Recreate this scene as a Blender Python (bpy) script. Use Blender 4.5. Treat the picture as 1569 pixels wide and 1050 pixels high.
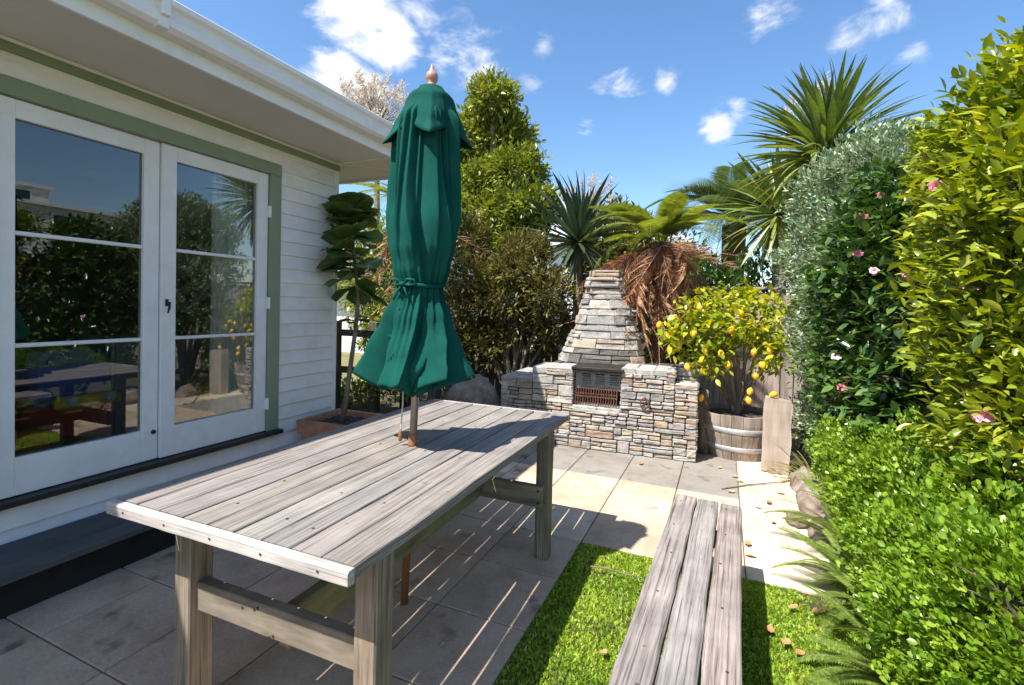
import bpy, bmesh, math, random
import numpy as np
from mathutils import Vector, Matrix, noise as mnoise
R_ = math.radians
rng = np.random.default_rng(7)
random.seed(7)
for o in list(bpy.data.objects): bpy.data.objects.remove(o)
sc = bpy.context.scene
col = sc.collection

# ------------------------------------------------------------------ camera
CF, CP, CR, CYAW, CSY, CH = 747.0753, .0236, .0259, .4093, -39.3676, 1.493
fw = np.array([-math.sin(CYAW)*math.cos(CP), math.cos(CYAW)*math.cos(CP), -math.sin(CP)])
rt = np.array([math.cos(CYAW), math.sin(CYAW), 0.0]); up = np.cross(rt, fw)
RR = math.cos(CR)*rt + math.sin(CR)*up; UU = -math.sin(CR)*rt + math.cos(CR)*up
cd = bpy.data.cameras.new('camera'); cam = bpy.data.objects.new('camera', cd); col.objects.link(cam)
cam.matrix_world = Matrix(((RR[0], UU[0], -fw[0], 0), (RR[1], UU[1], -fw[1], 0), (RR[2], UU[2], -fw[2], CH), (0, 0, 0, 1)))
cd.sensor_width = 36; cd.lens = 36*CF/1569; cd.shift_y = CSY/1569; cd.clip_start = .05; cd.clip_end = 800
sc.camera = cam
def ray(x, y): return fw + RR*(x-784.5)/CF - UU*(y-525-CSY)/CF
def at(x, y, Y):                       # pixel -> point on the vertical plane at distance Y
    d = ray(x, y); t = Y/d[1]; return Vector((d[0]*t, Y, CH+d[2]*t))
def atz(x, y, z):                      # pixel -> point at height z
    d = ray(x, y); t = (z-CH)/d[2]; return Vector((d[0]*t, d[1]*t, z))

# ------------------------------------------------------------------ world, sun, exposure
SUN = Vector((.32, .55, -1.0))         # direction the light travels
w = bpy.data.worlds.new('World'); sc.world = w; w.use_nodes = True
N, L = w.node_tree.nodes, w.node_tree.links
N.clear()
out = N.new('ShaderNodeOutputWorld'); mixs = N.new('ShaderNodeMixShader'); b1 = N.new('ShaderNodeBackground'); b2 = N.new('ShaderNodeBackground')
sky = N.new('ShaderNodeTexSky'); sky.sky_type = 'NISHITA'; sky.sun_disc = False
sky.sun_elevation = math.atan2(1, math.hypot(.32, .55)); sky.sun_rotation = math.atan2(-.32, -.55)
sky.air_density = 1.0; sky.dust_density = .6; sky.ozone_density = 2.2
b1.inputs[1].default_value = .125; b2.inputs[1].default_value = .70
sat = N.new('ShaderNodeHueSaturation'); sat.inputs['Saturation'].default_value = 1.16; L.new(sky.outputs[0], sat.inputs['Color']); L.new(sat.outputs[0], b1.inputs[0]); L.new(b1.outputs[0], mixs.inputs[1]); L.new(b2.outputs[0], mixs.inputs[2]); L.new(mixs.outputs[0], out.inputs[0])
tc = N.new('ShaderNodeTexCoord')
nrm = N.new('ShaderNodeVectorMath'); nrm.operation = 'NORMALIZE'; L.new(tc.outputs['Generated'], nrm.inputs[0])
acc = None
# clouds: (pixel, angular radius, strength): two big ones over the roof, small puffs over the garden
for (px, py, r, s) in [(555, 25, .085, 1.4), (600, 60, .065, 1.35), (515, 15, .06, 1.0), (640, 15, .07, .6), (520, 120, .065, 1.5), (555, 150, .07, 1.2), (500, 150, .07, 1.2),
                       (720, 75, .08, .62), (690, 85, .06, .55), (832, 76, .035, .6), (955, 130, .05, .66), (920, 128, .04, .55), (1020, 122, .03, .6), (900, 190, .035, .5), (820, 120, .04, .4),
                       (1100, 190, .04, .75), (1130, 168, .03, .6), (1180, 20, .05, .42), (1370, 15, .07, .5), (1400, 75, .03, .4), (1300, 60, .05, .3)]:
    d = ray(px, py); d = d/np.linalg.norm(d)
    ds = N.new('ShaderNodeVectorMath'); ds.operation = 'DISTANCE'; ds.inputs[1].default_value = d; L.new(nrm.outputs[0], ds.inputs[0])
    mr = N.new('ShaderNodeMapRange'); mr.interpolation_type = 'SMOOTHSTEP'; mr.inputs[1].default_value = r*1.25; mr.inputs[2].default_value = 0; mr.inputs[3].default_value = 0; mr.inputs[4].default_value = s
    L.new(ds.outputs['Value'], mr.inputs[0])
    if acc is None: acc = mr.outputs[0]
    else:
        m = N.new('ShaderNodeMath'); m.operation = 'MAXIMUM'; L.new(acc, m.inputs[0]); L.new(mr.outputs[0], m.inputs[1]); acc = m.outputs[0]
# the same kind of broken cloud over the rest of the sky
big = N.new('ShaderNodeTexNoise'); big.inputs['Scale'].default_value = 2.6; big.inputs['Detail'].default_value = 3; L.new(nrm.outputs[0], big.inputs['Vector'])
bm_ = N.new('ShaderNodeMapRange'); bm_.inputs[1].default_value = .52; bm_.inputs[2].default_value = .72; bm_.inputs[4].default_value = .95; L.new(big.outputs[0], bm_.inputs[0])
fd = N.new('ShaderNodeVectorMath'); fd.operation = 'DOT_PRODUCT'; fd.inputs[1].default_value = ray(900, 150)/np.linalg.norm(ray(900, 150)); L.new(nrm.outputs[0], fd.inputs[0])
fm = N.new('ShaderNodeMapRange'); fm.inputs[1].default_value = .78; fm.inputs[2].default_value = .6; L.new(fd.outputs['Value'], fm.inputs[0])
mm = N.new('ShaderNodeMath'); mm.operation = 'MULTIPLY'; L.new(bm_.outputs[0], mm.inputs[0]); L.new(fm.outputs[0], mm.inputs[1])
m = N.new('ShaderNodeMath'); m.operation = 'MAXIMUM'; L.new(acc, m.inputs[0]); L.new(mm.outputs[0], m.inputs[1]); acc = m.outputs[0]
nz = N.new('ShaderNodeTexNoise'); nz.inputs['Scale'].default_value = 11; nz.inputs['Detail'].default_value = 10; nz.inputs['Roughness'].default_value = .6; nz.inputs['Distortion'].default_value = .35
mpn = N.new('ShaderNodeMapping'); mpn.inputs['Scale'].default_value = (1, 1, 1.9); mpn.inputs['Rotation'].default_value = (.25, .2, .3); L.new(nrm.outputs[0], mpn.inputs['Vector']); L.new(mpn.outputs[0], nz.inputs['Vector'])
sh = N.new('ShaderNodeTexNoise'); sh.inputs['Scale'].default_value = 22; sh.inputs['Detail'].default_value = 6; L.new(mpn.outputs[0], sh.inputs['Vector'])
sr = N.new('ShaderNodeValToRGB'); sr.color_ramp.elements[0].position = .3; sr.color_ramp.elements[0].color = (.72, .76, .84, 1); sr.color_ramp.elements[1].position = .6; sr.color_ramp.elements[1].color = (1, .99, .98, 1); L.new(sh.outputs[0], sr.inputs[0]); L.new(sr.outputs[0], b2.inputs[0])
nm = N.new('ShaderNodeMapRange'); nm.inputs[1].default_value = .25; nm.inputs[2].default_value = .75; nm.inputs[3].default_value = -.62; nm.inputs[4].default_value = .62; L.new(nz.outputs[0], nm.inputs[0])
ad = N.new('ShaderNodeMath'); ad.operation = 'ADD'; L.new(acc, ad.inputs[0]); L.new(nm.outputs[0], ad.inputs[1])
cl = N.new('ShaderNodeMapRange'); cl.interpolation_type = 'SMOOTHSTEP'; cl.inputs[1].default_value = .22; cl.inputs[2].default_value = 1.12; L.new(ad.outputs[0], cl.inputs[0])
gate = N.new('ShaderNodeMapRange'); gate.inputs[1].default_value = .02; gate.inputs[2].default_value = .3; L.new(acc, gate.inputs[0])
gm = N.new('ShaderNodeMath'); gm.operation = 'MULTIPLY'; L.new(cl.outputs[0], gm.inputs[0]); L.new(gate.outputs[0], gm.inputs[1])
L.new(gm.outputs[0], mixs.inputs[0])

sd = bpy.data.lights.new('sun', 'SUN'); so = bpy.data.objects.new('sun', sd); col.objects.link(so)
sd.energy = 5.0; sd.angle = R_(.53); sd.color = (1, .955, .89)
so.rotation_euler = SUN.to_track_quat('-Z', 'Y').to_euler(); so.location = (-6, -8, 18)
sc.view_settings.view_transform = 'Standard'; sc.view_settings.look = 'None'; sc.view_settings.gamma = 1; sc.view_settings.exposure = .95

# ------------------------------------------------------------------ helpers
MATS = {}
def _n(nt, t, **k):
    n = nt.nodes.new(t)
    for a, v in k.items(): setattr(n, a, v)
    return n
def ramp(nt, cols, pos=None):
    r = nt.nodes.new('ShaderNodeValToRGB'); e = r.color_ramp.elements
    pos = pos or [i/(len(cols)-1) for i in range(len(cols))]
    while len(e) < len(cols): e.new(.5)
    for i, c in enumerate(cols):
        e[i].position = pos[i]; e[i].color = (*c, 1)
    return r
def mat(name, cols, scale=(6, 6, 6), pos=None, rough=.75, bump=.15, tint=0., metal=0., spec=.4, detail=8, coord='Object', dist=.01, fine=None, spots=None, distort=0., rand=True, crack=None):
    """noise -> ramp base colour; tint: how far the object's own colour multiplies it"""
    m = bpy.data.materials.new(name); m.use_nodes = True; nt = m.node_tree; l = nt.links
    p = nt.nodes['Principled BSDF']; p.inputs['Roughness'].default_value = rough; p.inputs['Metallic'].default_value = metal; p.inputs['Specular IOR Level'].default_value = spec
    tcn = _n(nt, 'ShaderNodeTexCoord'); vec = tcn.outputs[coord]
    oi = _n(nt, 'ShaderNodeObjectInfo')
    if rand:
        sv = _n(nt, 'ShaderNodeVectorMath', operation='SCALE'); cv = _n(nt, 'ShaderNodeCombineXYZ')
        for i in range(3): l.new(oi.outputs['Random'], cv.inputs[i])
        l.new(cv.outputs[0], sv.inputs[0]); sv.inputs['Scale'].default_value = 37
        av = _n(nt, 'ShaderNodeVectorMath', operation='ADD'); l.new(vec, av.inputs[0]); l.new(sv.outputs[0], av.inputs[1]); vec = av.outputs[0]
    mp = _n(nt, 'ShaderNodeMapping'); mp.inputs['Scale'].default_value = scale; l.new(vec, mp.inputs['Vector'])
    nz = _n(nt, 'ShaderNodeTexNoise'); nz.inputs['Scale'].default_value = 1; nz.inputs['Detail'].default_value = detail; nz.inputs['Roughness'].default_value = .62; nz.inputs['Distortion'].default_value = distort
    l.new(mp.outputs[0], nz.inputs['Vector'])
    rp = ramp(nt, cols, pos or [.3+.4*i/(len(cols)-1) for i in range(len(cols))]); l.new(nz.outputs[0], rp.inputs[0]); c = rp.outputs[0]
    if fine:                               # second, finer speckle multiplied in: (scale, low, high)
        n2 = _n(nt, 'ShaderNodeTexNoise'); n2.inputs['Scale'].default_value = fine[0]; n2.inputs['Detail'].default_value = 4; l.new(vec, n2.inputs['Vector'])
        mr = _n(nt, 'ShaderNodeMapRange'); mr.inputs[1].default_value = .3; mr.inputs[2].default_value = .7; mr.inputs[3].default_value = fine[1]; mr.inputs[4].default_value = fine[2]; l.new(n2.outputs[0], mr.inputs[0])
        mx = _n(nt, 'ShaderNodeMix', data_type='RGBA', blend_type='MULTIPLY'); mx.inputs[0].default_value = 1; l.new(c, mx.inputs[6]); l.new(mr.outputs[0], mx.inputs[7]); c = mx.outputs[2]
    if spots:                              # dark stains with their own shape: (scale, threshold, value)
        n3 = _n(nt, 'ShaderNodeTexNoise'); n3.inputs['Scale'].default_value = spots[0]; n3.inputs['Detail'].default_value = 3; l.new(vec, n3.inputs['Vector'])
        mr = _n(nt, 'ShaderNodeMapRange'); mr.inputs[1].default_value = spots[1]; mr.inputs[2].default_value = spots[1]+.12; mr.inputs[3].default_value = 1; mr.inputs[4].default_value = spots[2]; l.new(n3.outputs[0], mr.inputs[0])
        mx = _n(nt, 'ShaderNodeMix', data_type='RGBA', blend_type='MULTIPLY'); mx.inputs[0].default_value = 1; l.new(c, mx.inputs[6]); l.new(mr.outputs[0], mx.inputs[7]); c = mx.outputs[2]
    if crack:                              # thin dark drying cracks along the grain: (scale, threshold, value)
        m4 = _n(nt, 'ShaderNodeMapping'); m4.inputs['Scale'].default_value = crack[0]; l.new(vec, m4.inputs['Vector'])
        n4 = _n(nt, 'ShaderNodeTexNoise'); n4.inputs['Scale'].default_value = 1; n4.inputs['Detail'].default_value = 5; n4.inputs['Roughness'].default_value = .7; l.new(m4.outputs[0], n4.inputs['Vector'])
        ab = _n(nt, 'ShaderNodeMapRange'); ab.inputs[1].default_value = crack[1]; ab.inputs[2].default_value = crack[1]+.10; ab.inputs[3].default_value = crack[2]; ab.inputs[4].default_value = 1; l.new(n4.outputs[0], ab.inputs[0])
        mx = _n(nt, 'ShaderNodeMix', data_type='RGBA', blend_type='MULTIPLY'); mx.inputs[0].default_value = 1; l.new(c, mx.inputs[6]); l.new(ab.outputs[0], mx.inputs[7]); c = mx.outputs[2]
    if tint:
        mx = _n(nt, 'ShaderNodeMix', data_type='RGBA', blend_type='MULTIPLY'); mx.inputs[0].default_value = tint; l.new(c, mx.inputs[6]); l.new(oi.outputs['Color'], mx.inputs[7]); c = mx.outputs[2]
    l.new(c, p.inputs['Base Color'])
    if bump:
        bp = _n(nt, 'ShaderNodeBump'); bp.inputs['Strength'].default_value = bump; bp.inputs['Distance'].default_value = dist; l.new(nz.outputs[0], bp.inputs['Height']); l.new(bp.outputs[0], p.inputs['Normal'])
    MATS[name] = m
    return m
def leafmat(name, cols, rough=.4, trans=.3, spec=.5, tcol=None, vein=False):
    """leaf colour runs along the per-leaf 'tint' value; part of the light shines through"""
    m = bpy.data.materials.new(name); m.use_nodes = True; nt = m.node_tree; l = nt.links
    p = nt.nodes['Principled BSDF']; p.inputs['Roughness'].default_value = rough; p.inputs['Specular IOR Level'].default_value = spec
    a = _n(nt, 'ShaderNodeAttribute', attribute_name='tint'); rp = ramp(nt, cols); l.new(a.outputs['Fac'], rp.inputs[0])
    c = rp.outputs[0]
    tcn = _n(nt, 'ShaderNodeTexCoord'); nz = _n(nt, 'ShaderNodeTexNoise'); nz.inputs['Scale'].default_value = 25; l.new(tcn.outputs['Object'], nz.inputs['Vector'])
    mr = _n(nt, 'ShaderNodeMapRange'); mr.inputs[1].default_value = .3; mr.inputs[2].default_value = .7; mr.inputs[3].default_value = .75; mr.inputs[4].default_value = 1.2; l.new(nz.outputs[0], mr.inputs[0])
    mx = _n(nt, 'ShaderNodeMix', data_type='RGBA', blend_type='MULTIPLY'); mx.inputs[0].default_value = 1; l.new(c, mx.inputs[6]); l.new(mr.outputs[0], mx.inputs[7]); c = mx.outputs[2]
    l.new(c, p.inputs['Base Color'])
    t = _n(nt, 'ShaderNodeBsdfTranslucent'); hs = _n(nt, 'ShaderNodeHueSaturation'); hs.inputs['Saturation'].default_value = 1.15; hs.inputs['Value'].default_value = 1.5; hs.inputs['Hue'].default_value = .485
    l.new(c, hs.inputs['Color']); l.new(hs.outputs[0], t.inputs['Color'])
    ms = _n(nt, 'ShaderNodeMixShader'); ms.inputs[0].default_value = trans; l.new(p.outputs[0], ms.inputs[1]); l.new(t.outputs[0], ms.inputs[2])
    l.new(ms.outputs[0], nt.nodes['Material Output'].inputs[0]); MATS[name] = m
    return m

class MB:
    """collects faces; build() links them as ONE mesh object"""
    def __init__(s): s.v = []; s.f = []
    def add(s, verts, faces):
        b = len(s.v); s.v.extend([tuple(q) for q in verts]); s.f.extend([tuple(i+b for i in q) for q in faces])
    def box(s, x0, x1, y0, y1, z0, z1, c=.003, M=None):
        """box with chamfered edges"""
        c = min(c, abs(x1-x0)*.3, abs(y1-y0)*.3, abs(z1-z0)*.3)
        bm = bmesh.new(); bmesh.ops.create_cube(bm, size=1)
        for q in bm.verts: q.co = Vector(((x0+x1)/2+q.co.x*(x1-x0), (y0+y1)/2+q.co.y*(y1-y0), (z0+z1)/2+q.co.z*(z1-z0)))
        if c > 0: bmesh.ops.bevel(bm, geom=bm.edges[:], offset=c, segments=1, affect='EDGES')
        s.bm(bm, M)
    def bm(s, bm, M=None):
        bm.verts.index_update()
        s.add([(M @ q.co if M else q.co) for q in bm.verts], [[q.index for q in f.verts] for f in bm.faces]); bm.free()
    def tube(s, pts, rad, n=8, cap=True):
        pts = [Vector(p) for p in pts]; rad = rad if hasattr(rad, '__len__') else [rad]*len(pts)
        vs = []; fs = []; t0 = (pts[1]-pts[0]).normalized(); a = t0.orthogonal().normalized()
        for i, p in enumerate(pts):
            t = (pts[min(i+1, len(pts)-1)]-pts[max(i-1, 0)]).normalized(); a = (a-t*a.dot(t)).normalized(); b = t.cross(a)
            for k in range(n): vs.append(p+(a*math.cos(2*math.pi*k/n)+b*math.sin(2*math.pi*k/n))*rad[i])
        for i in range(len(pts)-1):
            for k in range(n): fs.append((i*n+k, i*n+(k+1) % n, (i+1)*n+(k+1) % n, (i+1)*n+k))
        if cap: fs.append(tuple(range(n))[::-1]); fs.append(tuple((len(pts)-1)*n+k for k in range(n)))
        s.add(vs, fs)
    def lathe(s, prof, n=24, c=(0, 0, 0)):
        vs = []; fs = []
        for r, z in prof:
            for k in range(n): vs.append((c[0]+r*math.cos(2*math.pi*k/n), c[1]+r*math.sin(2*math.pi*k/n), c[2]+z))
        for i in range(len(prof)-1):
            for k in range(n): fs.append((i*n+k, i*n+(k+1) % n, (i+1)*n+(k+1) % n, (i+1)*n+k))
        s.add(vs, fs)
    def build(s, name, m, parent=None, smooth=False, loc=None, rot=None, color=None, autos=None):
        me = bpy.data.meshes.new(name); me.from_pydata(s.v, [], s.f); me.update()
        return link(name, me, m, parent, smooth, loc, rot, color)
def link(name, me, m, parent=None, smooth=False, loc=None, rot=None, color=None):
    if m is not None and not me.materials: me.materials.append(MATS[m] if isinstance(m, str) else m)
    if smooth: me.polygons.foreach_set('use_smooth', [True]*len(me.polygons))
    o = bpy.data.objects.new(name, me); col.objects.link(o)
    if parent is not None: o.parent = parent
    if loc is not None: o.location = loc
    if rot is not None: o.rotation_euler = rot
    if color is not None: o.color = (*color, 1)
    return o
def tag(o, label=None, cat=None, group=None, kind=None):
    if label: o['label'] = label
    if cat: o['category'] = cat
    if group: o['group'] = group
    if kind: o['kind'] = kind
    return o
def thing(name, label, cat, loc=(0, 0, 0), rz=0, group=None):
    o = bpy.data.objects.new(name, None); col.objects.link(o); o.location = loc; o.rotation_euler = (0, 0, rz); o.empty_display_size = .1
    return tag(o, label, cat, group)
def rnd(a, b): return random.uniform(a, b)

# ------------------------------------------------------------------ materials
mat('soil', [(.05, .04, .02), (.10, .085, .04)], (9, 9, 9), rough=.95, bump=.6, dist=.03, rand=False)
mat('far_ground', [(.10, .11, .04), (.20, .19, .07), (.16, .13, .06)], (1.5, 1.5, 1.5), rough=.95, bump=.3, dist=.03, rand=False, fine=(40, .7, 1.2))
mat('joint', [(.07, .055, .045), (.13, .10, .08)], (30, 30, 30), rough=.95, bump=.3, rand=False)
mat('paver', [(.36, .285, .22), (.46, .38, .305), (.52, .45, .375)], (4, 4, 4), rough=.85, bump=.25, dist=.004, tint=1, fine=(90, .86, 1.1), spots=(5, .62, .42))
mat('wood_table', [(.125, .106, .09), (.215, .192, .173), (.285, .262, .242), (.255, .218, .188)], (75, 2.2, 75), rough=.88, bump=.7, dist=.003, tint=1, fine=(5, .82, 1.12), distort=.25, crack=((150, 2.2, 150), .35, .5), spots=(9, .68, .6))
mat('wood_strip', [(.26, .23, .205), (.42, .395, .37), (.50, .475, .45)], (2.2, 75, 75), rough=.88, bump=.6, dist=.003, tint=1, fine=(6, .8, 1.15), distort=.25, crack=((2.2, 150, 150), .35, .5))
mat('wood_leg', [(.115, .09, .062), (.235, .19, .14), (.33, .275, .215)], (70, 70, 2.4), rough=.88, bump=.6, dist=.003, tint=1, fine=(5, .75, 1.2), distort=.25, crack=((140, 140, 2.2), .36, .45))
mat('wood_rail', [(.105, .085, .06), (.215, .178, .13), (.295, .25, .19)], (3, 3, 22), rough=.85, bump=.45, dist=.004, tint=1, fine=(6, .8, 1.15))
mat('wood_bench', [(.12, .10, .088), (.225, .195, .178), (.30, .27, .252), (.25, .20, .175)], (65, 2.0, 65), rough=.9, bump=.75, dist=.003, tint=1, fine=(5, .7, 1.22), distort=.3, crack=((130, 1.8, 130), .38, .4), spots=(8, .68, .65))
mat('nail', [(.03, .025, .02), (.07, .05, .035)], (60, 60, 60), rough=.7, metal=.3)
mat('white_paint', [(.72, .72, .71), (.80, .80, .79)], (4, 4, 4), rough=.45, bump=.08, dist=.003, fine=(14, .95, 1.02), spots=(3, .66, .84))
mat('board_paint', [(.72, .715, .70), (.79, .785, .77)], (1.2, 1.2, 12), rough=.55, bump=.08, dist=.003, tint=1, fine=(9, .93, 1.03), spots=(2.2, .62, .86))
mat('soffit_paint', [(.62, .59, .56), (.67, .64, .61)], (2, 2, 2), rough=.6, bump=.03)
mat('green_paint', [(.205, .265, .165), (.235, .295, .19)], (5, 5, 5), rough=.5, bump=.04)
mat('sill_paint', [(.012, .012, .012), (.03, .028, .026)], (8, 8, 8), rough=.5)
mat('step_wood', [(.05, .052, .056), (.105, .105, .11)], (3, 3, 30), rough=.75, bump=.3, dist=.003)
mat('void_shade', [(.012, .011, .010), (.02, .018, .016)], (6, 6, 6), rough=.95)
mat('roof', [(.20, .10, .07), (.30, .16, .11)], (8, 8, 8), rough=.85, bump=.3)
mat('room_paint', [(.42, .38, .32), (.48, .44, .38)], (2, 2, 2), rough=.8)
mat('room_floor', [(.42, .31, .2), (.52, .40, .27)], (3, 18, 3), rough=.6)
mat('curtain', [(.82, .80, .72), (.88, .86, .79)], (40, 40, 3), rough=.9, bump=.1)
mat('iron', [(.02, .018, .016), (.06, .05, .045)], (20, 20, 20), rough=.6, metal=.5, bump=.2)
mat('rust', [(.06, .03, .02), (.14, .065, .04), (.22, .11, .07)], (30, 30, 30), rough=.85, bump=.3)
mat('sheet_metal', [(.24, .25, .255), (.33, .34, .34)], (14, 14, 14), rough=.5, metal=.45, fine=(30, .75, 1.1))
mat('stone', [(.55, .55, .55), (.82, .82, .82), (1.0, .98, .95)], (11, 11, 16), rough=.9, bump=.7, dist=.012, tint=1, fine=(55, .75, 1.15))
mat('mortar', [(.05, .045, .04), (.10, .09, .08)], (18, 18, 18), rough=.95, bump=.4)
mat('canvas', [(.003, .050, .038), (.005, .074, .057), (.008, .092, .072)], (6, 6, 3), rough=.9, bump=.12, dist=.003, spec=.12, fine=(340, .8, 1.15), rand=False)
mat('pole', [(.30, .26, .20), (.38, .335, .27)], (8, 8, 2), rough=.35, metal=.55)
mat('pole_wood', [(.22, .085, .035), (.34, .14, .06)], (14, 14, 2), rough=.5)
mat('finial', [(.40, .19, .13), (.50, .26, .19)], (9, 9, 9), rough=.45)
mat('cord', [(.45, .42, .38), (.6, .57, .52)], (60, 60, 60), rough=.9)
mat('terracotta', [(.34, .13, .07), (.45, .20, .115), (.50, .28, .19)], (7, 7, 7), rough=.85, bump=.2, fine=(30, .85, 1.1))
mat('potting_soil', [(.03, .025, .02), (.10, .085, .07)], (40, 40, 40), rough=1, bump=1, dist=.03)
mat('bark', [(.09, .065, .045), (.19, .15, .11), (.26, .215, .17)], (20, 20, 5), rough=.95, bump=.7, dist=.01)
mat('fibre', [(.05, .028, .016), (.15, .085, .05), (.21, .125, .075)], (60, 60, 8), rough=1, bump=1, dist=.02)
mat('barrel_wood', [(.15, .115, .09), (.28, .225, .18), (.37, .31, .26)], (18, 18, 2), rough=.85, bump=.4, tint=1)
mat('hoop', [(.42, .42, .43), (.58, .58, .59)], (10, 10, 10), rough=.5, metal=.5)
mat('post_wood', [(.20, .15, .115), (.36, .29, .235), (.46, .39, .325)], (14, 14, 1.6), rough=.9, bump=.6, tint=1)
mat('fence_wood', [(.06, .052, .046), (.12, .105, .095), (.17, .155, .14)], (20, 20, 1.5), rough=.95, bump=.4, tint=1)
mat('rock', [(.10, .075, .055), (.22, .17, .135), (.34, .285, .24)], (7, 7, 7), rough=.95, bump=.8, dist=.03)
mat('lemon', [(.80, .40, .02), (.86, .50, .03)], (20, 20, 20), rough=.4, bump=.1, dist=.002)
mat('petal', [(.70, .18, .26), (.82, .38, .42)], (14, 14, 14), rough=.6, tint=1)
mat('dead_leaf', [(.26, .12, .05), (.52, .30, .16)], (30, 30, 30), rough=.8, tint=1)
mat('render_white', [(.60, .59, .57), (.68, .67, .65)], (2, 2, 2), rough=.8)
mat('tile_roof', [(.10, .095, .095), (.19, .18, .175)], (5, 5, 14), rough=.85, bump=.5)
mat('pale_roof', [(.50, .52, .54), (.60, .62, .64)], (2, 20, 2), rough=.5)
mat('dark_glass', [(.02, .025, .03), (.04, .045, .05)], (2, 2, 2), rough=.08, spec=.6, bump=0)
for nm, c in dict(toy_blue=(.02, .10, .42), toy_red=(.42, .05, .03), toy_yellow=(.75, .52, .05), toy_white=(.7, .7, .7), chest=(.30, .34, .38), toy_grey=(.3, .3, .32)).items():
    mat(nm, [tuple(k*.9 for k in c), c], (5, 5, 5), rough=.45, bump=.02)
leafmat('lf_yellow', [(.045, .085, .010), (.14, .20, .015), (.29, .35, .026), (.47, .44, .055)], rough=.32, trans=.3)
leafmat('lf_camellia', [(.022, .055, .014), (.045, .10, .02), (.08, .155, .03), (.15, .22, .05)], rough=.22, trans=.15, spec=.6)
leafmat('lf_silver', [(.09, .15, .065), (.18, .26, .125), (.30, .38, .22), (.58, .61, .48)], rough=.55, trans=.2)
leafmat('lf_box', [(.07, .15, .012), (.15, .27, .02), (.24, .38, .03), (.36, .48, .055)], rough=.35, trans=.35)
leafmat('lf_fern', [(.08, .14, .02), (.15, .225, .035), (.26, .32, .07)], rough=.5, trans=.35)
leafmat('lf_treefern', [(.08, .12, .018), (.15, .20, .033), (.26, .29, .06)], rough=.5, trans=.4)
leafmat('lf_dead', [(.10, .05, .026), (.25, .125, .068), (.40, .22, .125), (.54, .34, .22)], rough=.9, trans=.25, spec=.1)
leafmat('lf_tree', [(.055, .085, .014), (.14, .185, .028), (.26, .30, .05), (.40, .42, .09)], rough=.4, trans=.25)
leafmat('lf_bronze', [(.045, .048, .014), (.105, .10, .026), (.19, .175, .045), (.32, .28, .09)], rough=.45, trans=.25)  # colours lowered to put the shadow between umbrella and chimney into the leaves
leafmat('lf_sword', [(.045, .08, .02), (.10, .15, .032), (.18, .24, .05), (.36, .37, .09)], rough=.35, trans=.2)
leafmat('lf_yucca', [(.025, .045, .025), (.045, .075, .035), (.08, .115, .05)], rough=.35, trans=.15)
leafmat('lf_palm', [(.05, .085, .03), (.09, .135, .045), (.14, .19, .07)], rough=.45, trans=.3)
leafmat('lf_fiddle', [(.05, .10, .024), (.085, .15, .037), (.14, .21, .06)], rough=.28, trans=.28, spec=.55)
leafmat('lf_lemon', [(.09, .17, .012), (.24, .32, .02), (.46, .47, .03), (.66, .58, .06)], rough=.3, trans=.35)
leafmat('lf_pale', [(.42, .34, .25), (.60, .52, .42), (.72, .66, .58)], rough=.9, trans=.3, spec=.1)
leafmat('lf_grass', [(.12, .22, .016), (.22, .36, .025), (.32, .46, .04), (.46, .52, .085)], rough=.5, trans=.35)
leafmat('lf_tuft', [(.12, .15, .035), (.24, .25, .07), (.42, .36, .16)], rough=.5, trans=.3)

def glass(name):
    m = bpy.data.materials.new(name); m.use_nodes = True; nt = m.node_tree; l = nt.links; nt.nodes.remove(nt.nodes['Principled BSDF'])
    fr = _n(nt, 'ShaderNodeFresnel'); fr.inputs[0].default_value = 1.5
    mu = _n(nt, 'ShaderNodeMath', operation='MULTIPLY', use_clamp=True); mu.inputs[1].default_value = 2.0; l.new(fr.outputs[0], mu.inputs[0])   # two faces of the pane
    g = _n(nt, 'ShaderNodeBsdfGlossy'); g.inputs['Roughness'].default_value = 0.0; t = _n(nt, 'ShaderNodeBsdfTransparent'); t.inputs[0].default_value = (.86, .88, .87, 1)
    ms = _n(nt, 'ShaderNodeMixShader'); l.new(mu.outputs[0], ms.inputs[0]); l.new(t.outputs[0], ms.inputs[1]); l.new(g.outputs[0], ms.inputs[2]); l.new(ms.outputs[0], nt.nodes['Material Output'].inputs[0]); MATS[name] = m
glass('pane_glass')

# ------------------------------------------------------------------ ground, paving, lawn
def sheet(name, x0, x1, y0, y1, z, m):
    b = MB(); b.add([(x0, y0, z), (x1, y0, z), (x1, y1, z), (x0, y1, z)], [(0, 1, 2, 3)]); return tag(b.build(name, m), kind='structure')
sheet('ground', -300, 300, -300, 300, -.06, 'far_ground')
sheet('garden_soil', -6, 6, -4, 8, -.035, 'soil')
S = .475; X0, Y0 = -1.2603, 2.0613
patio = MB(); patio.add([(-3.3, -1, -.014), (-.785, -1, -.014), (-.785, 3.011, -.014), (.66, 3.011, -.014), (.66, 5.9, -.014), (-3.3, 5.9, -.014)], [(0, 1, 2, 3, 4, 5)])
patio = tag(patio.build('patio', 'joint'), kind='structure')
_pm = {}
def paver(x0, x1, y0, y1, colr, z=0.):
    key = (round(x1-x0, 3), round(y1-y0, 3))
    if key not in _pm:
        b = MB(); wx, wy = key; b.box(-wx/2+.003, wx/2-.003, -wy/2+.003, wy/2-.003, -.045, 0, .004)
        me = bpy.data.meshes.new('paver'); me.from_pydata(b.v, [], b.f); me.materials.append(MATS['paver']); _pm[key] = me
    link('paver', _pm[key], None, patio, loc=((x0+x1)/2, (y0+y1)/2, z+rnd(-.0012, .0012)), rot=(rnd(-.002, .002), rnd(-.002, .002), rnd(-.002, .002)), color=colr)
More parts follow.
